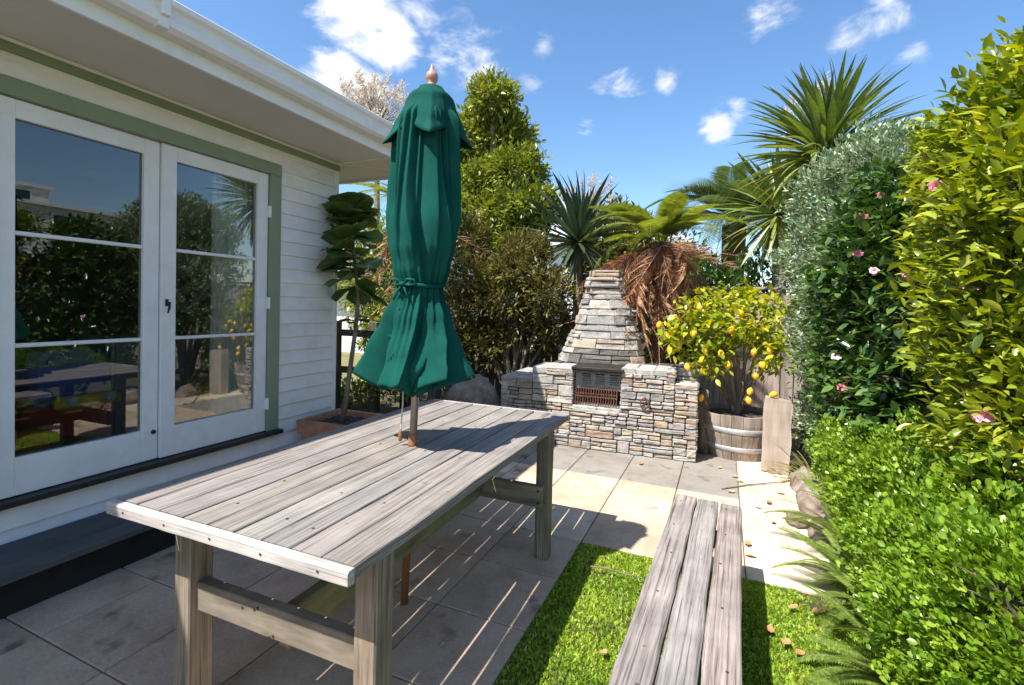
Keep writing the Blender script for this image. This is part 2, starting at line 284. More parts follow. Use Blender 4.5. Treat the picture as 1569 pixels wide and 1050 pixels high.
TAN, PALE, GREY = (1.03, .92, .835), (1.2, 1.15, 1.09), (.55, .59, .64)
def tint(c, a=.07):
    k = rnd(1-a, 1+a); return tuple(q*k*rnd(.985, 1.015) for q in c)
for i in range(-4, 4):
    for j in range(-6, 5):
        x0, y0 = X0+i*S, Y0+j*S
        x1, y1 = x0+S, y0+S
        if x0 < -3.1: x0 = -3.14
        if x0 > -.8 and y0 < 3.0: continue
        if y1 > 4.27: y1 = 4.26
        if y1-y0 < .05: continue
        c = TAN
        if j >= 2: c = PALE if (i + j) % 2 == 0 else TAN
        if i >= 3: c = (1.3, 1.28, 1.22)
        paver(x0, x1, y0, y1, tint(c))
    x0 = X0+i*S
    if i < 3:
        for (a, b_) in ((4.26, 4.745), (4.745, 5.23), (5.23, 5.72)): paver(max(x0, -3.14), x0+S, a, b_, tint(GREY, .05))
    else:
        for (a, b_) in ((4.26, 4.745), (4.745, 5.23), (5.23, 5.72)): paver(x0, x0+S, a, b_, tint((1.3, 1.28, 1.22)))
lawn = MB(); lawn.add([(-.785, -1, -.012), (2.2, -1, -.012), (2.2, 3.0, -.012), (-.785, 3.0, -.012)], [(0, 1, 2, 3)])
tag(lawn.build('lawn', 'soil'), kind='structure')

# ------------------------------------------------------------------ leaves: templates and scatter
def T_fold(w=.3, f=.06, curl=.12):       # pointed oval folded along its midrib, 8 triangles
    v = np.array([[0, 0, 0], [0, .35, -f], [0, .7, -f-curl*.3], [0, 1, -curl], [-w*.9, .32, f*.5], [-w*.85, .66, f*.2-curl*.25], [w*.9, .32, f*.5], [w*.85, .66, f*.2-curl*.25]], float)
    return v, [(0, 1, 4), (4, 1, 2, 5), (5, 2, 3), (0, 6, 1), (6, 7, 2, 1), (7, 3, 2)]
def T_kite(w=.25, f=.05):
    return np.array([[0, 0, 0], [-w, .45, f], [0, 1, -f], [w, .45, f]], float), [(0, 3, 2, 1)]
def T_round(w=.42, f=.05):
    v = np.array([[0, 0, 0], [-w*.8, .35, f], [-w*.8, .72, f], [0, 1, 0], [w*.8, .72, f], [w*.8, .35, f], [0, .5, -f]], float)
    return v, [(0, 6, 1), (1, 6, 2), (2, 6, 3), (3, 6, 4), (4, 6, 5), (5, 6, 0)]
def basis(d, roll):
    """frames with y along d and z roughly up, rolled"""
    d = d/np.maximum(np.linalg.norm(d, axis=1, keepdims=True), 1e-9)
    upv = np.tile(np.array([0, 0, 1.]), (len(d), 1)); upv[np.abs(d[:, 2]) > .96] = [1, 0, 0]
    x = np.cross(d, upv); x /= np.linalg.norm(x, axis=1, keepdims=True); z = np.cross(x, d)
    c, s = np.cos(roll)[:, None], np.sin(roll)[:, None]
    x2 = x*c+z*s; z2 = -x*s+z*c
    return x2, d, z2
def leaves_mesh(name, P, D, roll, length, tpl, m, tintv, width=None):
    V, F = tpl; n = len(P); k = len(V)
    x, y, z = basis(D, roll); ln = length[:, None, None]
    co = P[:, None, :]+(V[None, :, 0:1]*x[:, None, :]+V[None, :, 1:2]*y[:, None, :]+V[None, :, 2:3]*z[:, None, :])*ln
    co = co.reshape(-1, 3)
    me = bpy.data.meshes.new(name); tot = sum(len(f) for f in F)
    me.vertices.add(n*k); me.vertices.foreach_set('co', co.ravel())
    lidx = np.concatenate([np.array(f) for f in F]); me.loops.add(n*tot); me.loops.foreach_set('vertex_index', (lidx[None, :]+(np.arange(n)*k)[:, None]).ravel())
    st = np.cumsum([0]+[len(f) for f in F[:-1]]); me.polygons.add(n*len(F)); me.polygons.foreach_set('loop_start', (st[None, :]+(np.arange(n)*tot)[:, None]).ravel())
    me.update(calc_edges=True)
    a = me.attributes.new('tint', 'FLOAT', 'POINT'); a.data.foreach_set('value', np.repeat(tintv, k).astype(np.float32))
    me.materials.append(MATS[m]); me.polygons.foreach_set('use_smooth', [True]*len(me.polygons))
    return me
def unit(n):
    v = rng.normal(size=(n, 3)); return v/np.linalg.norm(v, axis=1, keepdims=True)
def crown_points(ells, n, shell=.35):
    """clump centres and outward directions over a union of ellipsoids, most of them near its skin"""
    vol = np.array([e[1][0]*e[1][1]+e[1][1]*e[1][2]+e[1][0]*e[1][2] for e in ells]); pick = rng.choice(len(ells), n*2, p=vol/vol.sum())
    u = unit(n*2); rr = 1-shell*np.abs(rng.normal(size=n*2))*.8; rr = np.clip(rr, .1, 1.06)
    C = np.array([e[0] for e in ells])[pick]; Rr = np.array([e[1] for e in ells])[pick]
    # lumpy skin
    lump = np.array([mnoise.noise(Vector(a*2.3)+Vector((b, b, b))) for a, b in zip(u, pick*3.1)])
    rr = rr*(1+.30*lump)
    P = C+Rr*u*rr[:, None]; keep = np.ones(n*2, bool)
    for i, e in enumerate(ells):
        q = (P-np.array(e[0]))/np.array(e[1]); keep &= ~((np.linalg.norm(q, axis=1) < .6) & (pick != i))
    P, u, Rr = P[keep][:n], u[keep][:n], Rr[keep][:n]
    nrmv = u/Rr; nrmv /= np.linalg.norm(nrmv, axis=1, keepdims=True)
    return P, nrmv
def clump_leaves(P, Nn, per, spread, length, out=.7, upb=.25, rand=.7, lvar=.3):
    n = len(P); Pn = np.repeat(P, per, 0)+rng.normal(size=(n*per, 3))*spread
    ct = rng.random(n)                                             # clumps are light or dark as a whole
    D = np.repeat(Nn, per, 0)*out+unit(n*per)*rand+np.array([0, 0, upb])
    ln = length*(1+lvar*(rng.random(n*per)*2-1)); t = np.clip(np.repeat(ct, per)*.55+rng.random(n*per)*.45, 0, 1)
    return Pn, D, rng.normal(size=n*per)*.5, ln, t
def stems(b, base, tips, r0=.02, r1=.004, n=5, wob=.08):
    for q in tips:
        q = Vector(q); base = Vector(base); k = 5; pts = []
        for i in range(k+1):
            t = i/k; p = base.lerp(q, t); p.z += (q-base).length*.12*math.sin(math.pi*t)
            pts.append(p+Vector((rnd(-1, 1), rnd(-1, 1), 0))*wob*(q-base).length*math.sin(math.pi*t)*.5)
        b.tube(pts, [r0+(r1-r0)*i/k for i in range(k+1)], n, cap=False)
def ground_pts(ells): return np.array([e[0] for e in ells])

# grass blades over the lawn
n = 110000
gx = rng.uniform(-.83, 1.0, n); gy = .75+2.30*rng.random(n)**.8; keep = gx < .62+.12*np.sin(gy*5)+.3*(gy < 1.6)
bare = np.array([mnoise.noise(Vector((a*3.1, b_*3.1, 7)))+.5*mnoise.noise(Vector((a*11, b_*11, 2))) for a, b_ in zip(gx, gy)]); ragged = np.array([mnoise.noise(Vector((b_*14, a*14, 3))) for a, b_ in zip(gx, gy)])
keep &= (gx > -.795-.028*ragged) & (gy < 3.012+.03*ragged) & (rng.random(n) < np.clip(1.25+1.5*bare, .12, 1))
gx, gy = gx[keep], gy[keep]; n = len(gx)
edge = np.clip((gx+.80)/.05, 0.2, 1)*np.clip((3.02-gy)/.05, .2, 1)
D = np.stack([rng.normal(size=n)*.8, rng.normal(size=n)*.8, np.ones(n)], 1)
tn = np.array([mnoise.noise(Vector((a*4, b_*4, 0))) for a, b_ in zip(gx, gy)])
me = leaves_mesh('grass', np.stack([gx, gy, np.full(n, -.013)], 1), D, rng.uniform(-3, 3, n), (.013+.015*rng.random(n))*(.6+.4*edge), T_kite(.2, .04), 'lf_grass', np.clip(.5+.75*tn+.35*rng.normal(size=n), 0, 1))
tag(link('grass', me, None), 'short bright green lawn grass between patio and hedge', 'grass', kind='stuff')

# ------------------------------------------------------------------ house
FX = -3.33; CY = 3.49; SOF = 2.755; DY0, DYM, DY1 = 1.182, 1.978, 2.774; DZ0, DZ1 = .438, 2.477
house = thing('house', 'white weatherboard house with green trim and a pair of french doors', 'house', (FX, CY, 0))
def hp(b, name, m, parent=None, **k):
    o = b.build(name, m, parent or house, **k)
    if parent is None: o.matrix_parent_inverse = Matrix.Translation((-FX, -CY, 0))
    return o
b = MB(); T = .12
b.box(FX-T, FX-.002, -4, DY0-.001, .05, SOF, 0); b.box(FX-T, FX-.002, DY1+.001, CY-.01, .05, SOF, 0)
b.box(FX-T, FX-.002, DY0, DY1, .05, DZ0-.02, 0); b.box(FX-T, FX-.002, DY0, DY1, DZ1, SOF, 0)
b.box(FX-5, FX-T-.001, CY-.13, CY-.01, .05, SOF, 0); b.box(FX-5.1, FX-5, -4, CY, .05, SOF, 0); b.box(FX-5, FX-T, -4.1, -4, .05, SOF, 0)
wall = hp(b, 'wall', 'room_paint')
_wm = {}
def weatherboard(y0, y1, z, h=.1125, end=False):
    """one lapped board: its lower edge stands proud of the board below"""
    b = MB(); lap = .012
    prof = [(0, z-lap), (.021, z-lap), (.022, z-lap+.004), (.006, z+h-.001), (0, z+h-.001)]
    vs = []
    if not end: vs = [(FX+px, y0, pz) for px, pz in prof]+[(FX+px, y1+px*.9, pz) for px, pz in prof]
    else: vs = [(y0, CY+px, pz) for px, pz in prof]+[(y1+px*.9, CY+px, pz) for px, pz in prof]
    k = len(prof); fs = [(i, (i+1) % k, (i+1) % k+k, i+k) for i in range(k)]+[tuple(range(k))[::-1], tuple(range(k, 2*k))]
    if end: fs = [f[::-1] for f in fs]
    b.add(vs, fs); o = b.build('weatherboard', 'board_paint', wall, color=tint((1, 1, 1), .02)); return o
z = .068
while z < 2.66:
    if z > .405-.11 and z < 2.56:
        weatherboard(DY1+.108, CY-.012, z); weatherboard(-4, DY0-.108, z)
    else: weatherboard(-4, CY-.012, z)
    weatherboard(FX-5, FX-.012, z, end=True)
    z += .1125
b = MB(); b.box(FX, FX+.02, DY0-.108, DY1+.108, 2.571, 2.688, .002); hp(b, 'frieze_board', 'board_paint')
b = MB(); b.box(FX, FX+.034, -4, CY+.03, 2.69, 2.752, .003); hp(b, 'frieze', 'green_paint')
b = MB(); b.box(FX+.0345, FX+.05, -4, CY+.03, 2.735, 2.7545, .004); b.box(FX-.01, FX+.028, CY-.014, CY+.026, .06, 2.688, .002); hp(b, 'corner_mould', 'white_paint')
# green door surround, black sill
b = MB(); b.box(FX, FX+.032, DY0-.105, DY1+.105, DZ1+.001, 2.568, .003); hp(b, 'door_head', 'green_paint')
for y in (DY1+.001, DY0-.105):
    b = MB(); b.box(FX, FX+.030, y, y+.104, DZ0, DZ1, .003); hp(b, 'door_jamb', 'green_paint')
b = MB(); b.box(FX-.10, FX+.075, DY0-.12, DY1+.12, .405, DZ0-.001, .005); hp(b, 'door_sill', 'sill_paint')
b = MB(); b.box(FX+.001, FX+.006, DY1+.106, DY1+.116, DZ0, 2.568, 0); hp(b, 'trim_edge', 'white_paint')
def leaf_door(y0, y1, handle):
    b = MB(); x0, x1 = FX-.04, FX+.008; st, top, bot = .094, .098, .20
    b.box(x0, x1, y0+.002, y0+st, DZ0+.004, DZ1-.004, .003); b.box(x0, x1, y1-st, y1-.002, DZ0+.004, DZ1-.004, .003)
    b.box(x0+.001, x1-.001, y0+st, y1-st, DZ1-top, DZ1-.004, .002); b.box(x0+.001, x1-.001, y0+st, y1-st, DZ0+.004, DZ0+bot, .002)
    d = hp(b, 'french_door', 'white_paint')
    gz0, gz1 = DZ0+bot, DZ1-top; hgt = (gz1-gz0)/3
    for k in range(3):
        b = MB(); b.box(FX-.021, FX-.017, y0+st-.004, y1-st+.004, gz0+k*hgt+.004, gz0+(k+1)*hgt-.004, 0); b.build('pane', 'pane_glass', d)
        if k:
            b = MB(); b.box(FX-.034, FX-.001, y0+st, y1-st, gz0+k*hgt-.011, gz0+k*hgt+.011, .005); b.build('glazing_bar', 'white_paint', d)
    b = MB()
    if handle:
        b.box(FX+.008, FX+.014, y0+.025, y0+.045, 1.43, 1.475, .002); b.tube([(FX+.014, y0+.035, 1.452), (FX+.045, y0+.035, 1.452)], .006); b.tube([(FX+.042, y0+.033, 1.456), (FX+.046, y0+.03, 1.42), (FX+.044, y0+.022, 1.385)], [.007, .007, .005])
        b.build('handle', 'iron', d)
        for zz in (.66, 1.46, 2.18):
            b = MB(); b.box(FX+.006, FX+.036, y1-.016, y1+.008, zz-.045, zz+.045, .003); b.tube([(FX+.036, y1-.004, zz-.045), (FX+.036, y1-.004, zz+.045)], .007); b.build('hinge', 'white_paint', d)
    else:
        b.lathe([(0, .012), (.013, .01), (.015, 0)], 12); o = b.build('bolt_knob', 'iron', d, loc=(FX+.007, y1-.03, .62), rot=(0, math.pi/2, 0))
    return d
ld_ = leaf_door(DY0, DYM, False); leaf_door(DYM, DY1, True)
ld_.matrix_basis = Matrix.Translation((FX, DY0, 0)) @ Matrix.Rotation(R_(1.3), 4, 'Z') @ Matrix.Translation((-FX, -DY0, 0))    # left leaf not quite shut
# eaves: soffit, fascia, gutter, roof
EX, EY = -2.68, 4.04
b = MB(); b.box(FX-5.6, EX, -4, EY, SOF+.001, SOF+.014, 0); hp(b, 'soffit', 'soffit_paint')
b = MB(); b.box(FX+.03, EX, CY-.01, CY+.012, SOF-.006, SOF+.002, .001)
b.box(-3.3, EX, -.004, .004, -.004, .002, .001, Matrix.Translation((0, 0, 0)) @ Matrix.Translation((-3.3, CY+.03, SOF)) @ Matrix.Rotation(.70, 4, 'Z') @ Matrix.Translation((3.3, 0, 0)))
hp(b, 'soffit_batten', 'white_paint')
b = MB(); b.box(EX, EX+.022, -4, EY+.02, SOF-.02, 2.93, .003); b.box(FX-5.6, EX, EY, EY+.022, SOF-.02, 2.929, .003); hp(b, 'fascia', 'white_paint')
def gutter():
    b = MB(); pr = [(.0, .0), (.07, .0), (.095, .02), (.10, .05), (.088, .075), (.10, .1), (.118, .115), (.122, .14), (.116, .146), (.108, .14), (.09, .12), (.0, .12)]
    gx, gz = EX+.0225, 2.812; ye = EY+.0225
    k = len(pr); vs = []
    for (yy, corner) in ((-4, 0), (None, 1), (None, 2)):
        for px, pz in pr:
            if corner == 0: vs.append((gx+px, -4, gz+pz))
            elif corner == 1: vs.append((gx+px, ye+px, gz+pz))
            else: vs.append((FX-5.6, ye+px, gz+pz))
    fs = []
    for s_ in range(2):
        for i in range(k-1): fs.append((s_*k+i, s_*k+i+1, (s_+1)*k+i+1, (s_+1)*k+i))
    b.add(vs, [f[::-1] for f in fs]); g = hp(b, 'gutter', 'white_paint', smooth=False)
    for yy in (1.50, 3.30, -.4):
        b = MB(); b.box(gx-.001, gx+.105, yy, yy+.05, gz-.004, gz+.06, .004); b.box(gx+.085, gx+.126, yy+.004, yy+.046, gz+.05, gz+.150, .004); b.build('gutter_joiner', 'white_paint', g).matrix_parent_inverse = Matrix.Translation((0, 0, 0))
    return g
gutter()
b = MB(); e = .0; zr = 2.935; rx = FX-2.55
b.add([(EX+.06, -4.5, zr), (EX+.06, EY+.06, zr), (rx, EY-3.2, zr+1.25), (rx, -4.5, zr+1.25), (FX-5.6, EY+.06, zr), (FX-5.6, -4.5, zr)], [(0, 1, 2, 3), (1, 4, 2), (4, 5, 3, 2)])
hp(b, 'roof', 'roof')
b = MB(); b.box(FX-5, FX-T, -4, CY-.13, SOF-.3, SOF-.28, 0); hp(b, 'ceiling', 'room_paint')
b = MB(); b.box(FX-5, FX-.1, -4, CY-.13, .30, .435, 0); hp(b, 'room_floor', 'room_floor')
# timber step along the wall: boards over a box painted in the void's shade
step = thing('doorstep', 'long dark stained timber step below the french doors', 'step', (-3.1, .6, 0))
for (xa, xb) in ((-3.33+.03, -3.175), (-3.17, -3.045), (-3.04, -2.91)):
    b = MB(); b.box(xa+3.1, xb+3.1, -3, 1.75, .18, .22, .004); b.build('step_board', 'step_wood', step)
b = MB(); b.box(-.2, .12, -2.95, 1.70, -.01, .179, 0); b.build('base', 'void_shade', step)

# ------------------------------------------------------------------ things inside the room
cu = MB(); ny = 60
vs = []; fs = []
for i in range(ny+1):
    y = 2.38+.36*i/ny; x = FX-.105+.035*math.sin(i*.75)+.012*math.sin(i*2.1)
    for k, zz in enumerate((.46, 1.4, 2.42)): vs.append((x+.012*math.sin(i*.3+k), y, zz))
for i in range(ny):
    for k in range(2): fs.append((i*3+k, (i+1)*3+k, (i+1)*3+k+1, i*3+k+1))
cu.add(vs, fs); tag(cu.build('curtain', 'curtain', smooth=True), 'pale curtain hanging inside the right french door', 'curtain')
ch = thing('chest_of_drawers', 'grey chest with blue round knobs inside the room', 'chest', (FX-.95, 2.5, .436))
b = MB(); b.box(-.25, .22, -.42, .42, 0, .74, .005); b.build('carcass', 'chest', ch)
for k in range(3):
    b = MB(); b.box(.22, .24, -.40, .40, .03+k*.235, .245+k*.235, .004); d = b.build('drawer', 'chest', ch)
    b = MB(); b.lathe([(0, .03), (.022, .026), (.026, .012), (.012, 0)], 14); b.build('knob', 'toy_blue', d, loc=(.24, .0, .14+k*.235), rot=(0, math.pi/2, 0), smooth=True)
tk = thing('toy_truck', 'big blue and red plastic toy truck with a yellow bumper on the room floor', 'toy', (FX-1.0, 1.95, .436))
b = MB(); b.box(-.2, .24, -.30, .30, .30, .56, .03); b.box(-.2, .1, -.26, .26, .52, .66, .03); b.build('cab', 'toy_blue', tk)
b = MB(); b.box(-.22, .24, -.34, .34, .06, .31, .03); b.build('chassis', 'toy_red', tk)
b = MB(); b.box(.23, .30, -.2, .2, .27, .36, .02); b.build('bumper', 'toy_yellow', tk)
for s_ in (-1, 1):
    b = MB(); b.lathe([(0, .03), (.03, .025), (.04, 0)], 14); b.build('headlight', 'toy_white', tk, loc=(.295, s_*.11, .33), rot=(0, math.pi/2, 0))
    b = MB(); b.lathe([(0, .06), (.07, .06), (.09, .04), (.09, -.04), (.07, -.06), (0, -.06)], 18); b.build('wheel', 'toy_grey', tk, loc=(.1, s_*.33, .09), rot=(math.pi/2, 0, 0))
tb = thing('toy_bin', 'red toy storage bin inside the left french door', 'toy bin', (FX-.55, 1.3, .436))
b = MB(); b.box(-.2, .2, -.28, .28, 0, .24, .02); b.build('bin', 'toy_red', tb)
b = MB(); b.box(-.215, .215, -.295, .295, .225, .25, .008); b.build('rim', 'toy_red', tb)

# ------------------------------------------------------------------ planks
def plank(name, parent, m, x0, x1, y0, y1, z0, z1, seg=16, wob=.0016, ch=.004, colr=(1, 1, 1), seed=0, cup=.0):
    """sawn board along Y with worn, slightly wandering edges"""
    b = MB(); vs = []; k = 8
    for i in range(seg+1):
        y = y0+(y1-y0)*i/seg
        e = [mnoise.noise(Vector((y*6, seed*7.3+q*11.1, .5)))*wob*2 for q in range(4)]
        c = ch*(1+.8*mnoise.noise(Vector((y*9, seed*3.1, 4.2)))); c2 = ch*(1+.8*mnoise.noise(Vector((y*9, seed*5.7, 9.2))))
        xa, xb, za, zb = x0+e[0], x1+e[1], z0+e[2]*.5, z1+e[3]*.4
        if i in (0, seg): y += (.0015 if i == 0 else -.0015)
        vs += [(xa+c, y, za), (xb-c, y, za), (xb, y, za+c), (xb, y, zb-c2), (xb-c2, y, zb), (xa+c, y, zb), (xa, y, zb-c), (xa, y, za+c)]
    fs = [(i*k+q, i*k+(q+1) % k, (i+1)*k+(q+1) % k, (i+1)*k+q) for i in range(seg) for q in range(k)]
    fs += [tuple(range(k))[::-1], tuple(seg*k+q for q in range(k))]
    b.add(vs, [f[::-1] for f in fs]); b.f = [f[::-1] for f in b.f]
    return b.build(name, m, parent, color=colr)
def holes(parent, pts, r=.006):
    """countersunk nail holes, each a small dark cup with a raised lip"""
    for (x, y, z) in pts:
        b = MB(); b.lathe([(0, -.0004), (r*.55, -.0002), (r*.8, .0008), (r, .0002)], 9, (x, y, z+.0006)); b.build('nail', 'nail', parent)

# ------------------------------------------------------------------ table
TH, TW, TL = .7925, 1.030, 2.091
table = thing('garden_table', 'long weathered grey timber plank table with the umbrella through it', 'table', (-1.8998, .9626, 0), .0165)
pit = TW/9
for i in range(9):
    c = tint([(1, .98, .96), (1.06, 1.05, 1.04), (.95, .94, .94), (1.02, .99, .96)][i % 4], .05)
    g = [.004, .007, .0065, .0075, .0092, .006, .0095, .008, .003][i]; g2 = [.007, .0065, .0075, .0092, .006, .0095, .008, .007, .002][i]
    p = plank('plank', table, 'wood_table', i*pit+(g*.5 if i else 0), (i+1)*pit-(g2*.5 if i < 8 else 0), .029, TL-.029, TH-(.038 if i in (0, 8) else .021), TH+rnd(-.0015, .0015), 26, .0017, .003, c, i)
    xs = (i+.5)*pit
    holes(p, [(xs+rnd(-.03, .03), y+rnd(-.03, .03), TH-.0006) for y in ([.17, .6, 1.25, 1.72, 1.95] if i % 2 == 0 else [.19, .42, .95, 1.5, 1.76])], .0055)
for (y0, y1) in ((0, .0275), (TL-.0275, TL)):
    e = plank('end_strip', table, 'wood_strip', 0, TW, 0, .0275, TH-.044, TH-.002, 2, .001, .006, (1.12, 1.1, 1.07), 3)
    # strip is built along Y, so lay it across
    b = MB(); seg = 20; vs = []
    for i in range(seg+1):
        x = TW*i/seg; n1 = mnoise.noise(Vector((x*7, 3.3, y0)))*.0016; n2 = mnoise.noise(Vector((x*11, 8.3, y0)))*.0022; cc = .005+.002*mnoise.noise(Vector((x*8, 1, y0)))
        vs += [(x, y0+n1+cc*.6, TH-.043+n2), (x, y1-.0005, TH-.043), (x, y1-.0005, TH-.002), (x, y0+n1+cc, TH-.002), (x, y0+n1, TH-.002-cc), (x, y0+n1, TH-.040+n2)]
    b.add(vs, [f for i in range(seg) for f in [((i+1)*6+q, (i+1)*6+(q+1) % 6, i*6+(q+1) % 6, i*6+q) for q in range(6)]]+[tuple(range(6)), tuple(seg*6+q for q in range(6))[::-1]])
    me_old = e.data; e.data = bpy.data.meshes.new('end_strip'); e.data.from_pydata(b.v, [], b.f); e.data.materials.append(MATS['wood_strip']); bpy.data.meshes.remove(me_old)
    for q in range(5):
        bb = MB(); bb.lathe([(0, .001), (.0035, .0008), (.004, 0)], 8); bb.build('nail', 'nail', e, loc=(.09+q*.21, y0-.0012 if y0 == 0 else y1+.0012, TH-.022), rot=(math.pi/2 if y0 == 0 else -math.pi/2, 0, 0))
def leg(x0, x1, y0, y1, c):
    b = MB(); seg = 12; vs = []
    for i in range(seg+1):
        z = (TH-.039)*i/seg; j = [mnoise.noise(Vector((z*4, q*5.1+x0*9, y0*9)))*.0022 for q in range(4)]; cc = .005
        a, b2, c2, d = x0+j[0], x1+j[1], y0+j[2], y1+j[3]
        vs += [(a+cc, c2, z), (b2-cc, c2, z), (b2, c2+cc, z), (b2, d-cc, z), (b2-cc, d, z), (a+cc, d, z), (a, d-cc, z), (a, c2+cc, z)]
    b.add(vs, [(i*8+q, i*8+(q+1) % 8, (i+1)*8+(q+1) % 8, (i+1)*8+q) for i in range(seg) for q in range(8)]+[tuple(range(8))[::-1], tuple(seg*8+q for q in range(8))])
    return b.build('leg', 'wood_leg', table, color=c)
leg(.945, 1.025, .128, .212, (1.05, 1, .95)); leg(.150, .230, .13, .222, (.95, .95, .93)); leg(.945, 1.025, 1.705, 1.785, (.9, .95, .85)); leg(.150, .230, 1.705, 1.785, (1, 1, 1))
def rail(name, x0, x1, y0, y1, z0, z1, c):
    b = MB(); b.box(x0, x1, y0, y1, z0, z1, .004); return b.build(name, 'wood_rail', table, color=c)
r1 = rail('brace', .2301, .9449, .155, .20, .39, .492, (.9, .9, .92)); r2 = rail('brace', .17, 1.0, 1.661, 1.7045, .325, .445, (.95, 1, .9)); rail('stretcher', .575, .62, .2005, 1.6605, .335, .465, (.9, 1.0, .75))
for q in range(5):
    b = MB(); b.lathe([(0, .002), (.005, .0015), (.006, 0)], 9); b.build('bolt', 'nail', r1, loc=(.46+.035*q+.02*(q % 2), .1548, .46-.022*q+.03*(q % 3)), rot=(math.pi/2, 0, 0))
for zz in (.35, .42):
    b = MB(); b.lathe([(0, .003), (.007, .002), (.008, 0)], 9); b.build('bolt', 'nail', r2, loc=(.975, 1.6608, zz), rot=(math.pi/2, 0, 0))

# ------------------------------------------------------------------ closed umbrella
UB = Vector((-1.378, 1.992, 0)); LX, LY = .0375, .0      # the pole leans a little
um = thing('garden_umbrella', 'closed dark green canvas umbrella tied with a bow and topped by a wooden finial', 'umbrella', UB)
def ax(z): return Vector(((z-.7925)*LX, (z-.7925)*LY, z))
b = MB(); b.tube([ax(.83), ax(1.6), ax(2.5)], .0185, 20); b.build('pole', 'pole', um, smooth=True)
b = MB(); b.tube([ax(0.001), ax(.60), ax(.7935)], .019, 18); b.tube([ax(.7935), ax(.80), ax(.85), ax(.852)], [.024, .0225, .0215, .0188], 18); b.build('lower_pole', 'pole_wood', um, smooth=True)
b = MB(); b.lathe([(.001, 2.632), (.006, 2.625), (.009, 2.61), (.013, 2.60), (.026, 2.585), (.030, 2.57), (.027, 2.553), (.018, 2.541), (.022, 2.536), (.023, 2.526), (.018, 2.522), (.02, 2.49)], 24); b.build('finial', 'finial', um, smooth=True, loc=(ax(2.55).x, ax(2.55).y, 0))
def cloth(name, rings, nphi, rf, zf, thick=.004):
    """surface of revolution with folds: rf(phi, t) radius, zf(phi, t) height"""
    b = MB(); vs = []; fs = []
    for i in range(rings+1):
        t = i/rings
        for k in range(nphi):
            ph = 2*math.pi*k/nphi; r = rf(ph, t); z = zf(ph, t); dp = TWIST(ph, t, name); c = ax(z)
            vs.append((c.x+r*math.cos(ph+dp), c.y+r*math.sin(ph+dp), z))
    for i in range(rings):
        for k in range(nphi): fs.append((i*nphi+k, (i+1)*nphi+k, (i+1)*nphi+(k+1) % nphi, i*nphi+(k+1) % nphi))
    b.add(vs, fs); o = b.build(name, 'canvas', um, smooth=True)
    md = o.modifiers.new('thick', 'SOLIDIFY'); md.thickness = thick; md.offset = -1
    return o
def lerp_tab(tab, t):
    for (a, va), (c, vc) in zip(tab, tab[1:]):
        if t <= c: 
            u = (t-a)/(c-a); u = u*u*(3-2*u); return va+(vc-va)*u
    return tab[-1][1]
def TWIST(ph, t, nm):
    if nm == 'canopy': return .5*t+.16*math.sin(ph*2+t*3)
    if nm == 'skirt': return .10*math.sin(ph*3+1)-.25*t
    return 0
def fold(ph, n, sh, ph0=0.):              # rounded ridges with sharp valleys
    s = abs(math.sin((ph+ph0)*n/2)); return s**sh
def ns(a, b_, c): return mnoise.noise(Vector((a, b_, c)))
Z1, ZW, ZB = 2.44, 1.575, 1.06
def saw(ph, n, drop=.13, ph0=0., wv=.35):    # pleats lapping over one another, uneven in width
    u = ((ph+ph0)/(2*math.pi)*n+wv*math.sin(ph*2+1.3)+.2*math.sin(ph*3+.4)) % 1.0
    return (u/(1-drop))**.8 if u < 1-drop else ((1-u)/drop)
rb = [(0, .10), (.10, .142), (.25, .145), (.5, .150), (.65, .156), (.78, .148), (.9, .124), (1, .100)]
def rf_body(ph, t):
    env = min(1, t/.12)*(1-.45*max(0, (t-.6)/.4))
    w_ = 1+.34*env*(saw(ph+.18*math.sin(t*3), 6, .10, .5)-.62)+.18*env*(saw(ph, 13, .16, .2+.5*t)-.5)+.09*ns(math.cos(ph)*1.6, math.sin(ph)*1.6, t*2.2)
    if t > .72: w_ += (t-.72)/.28*.16*(saw(ph, 24, .4, .1)-.5)
    return lerp_tab(rb, t)*w_
cloth('canopy', 44, 380, rf_body, lambda ph, t: Z1+(ZW-Z1)*t+.02*ns(math.cos(ph), math.sin(ph), 3)*(1-t), .002)
rs = [(0, .098), (.12, .108), (.35, .138), (.7, .178), (1, .208)]
def rf_skirt(ph, t):
    f = saw(ph, 5, .16, .9+.25*t, .25); g = saw(ph, 22, .4)
    lop = 1+.20*math.cos(2*(ph-.35))+.06*math.cos(ph-2.6)
    return lerp_tab(rs, t)*((1+(.12+.66*t)*(f-.58))*(1+(lop-1)*t)+.16*(1-t)**1.5*(g-.5)+.06*ns(math.cos(ph)*2.5, math.sin(ph)*2.5, 5+t*1.5))
def zf_skirt(ph, t):
    f = saw(ph, 5, .16, .9+.25*t, .25)
    return ZW+(ZB-ZW+.085*f-.005+.03*ns(math.cos(ph)*1.5, math.sin(ph)*1.5, 9))*t
cloth('skirt', 30, 380, rf_skirt, zf_skirt, .002)
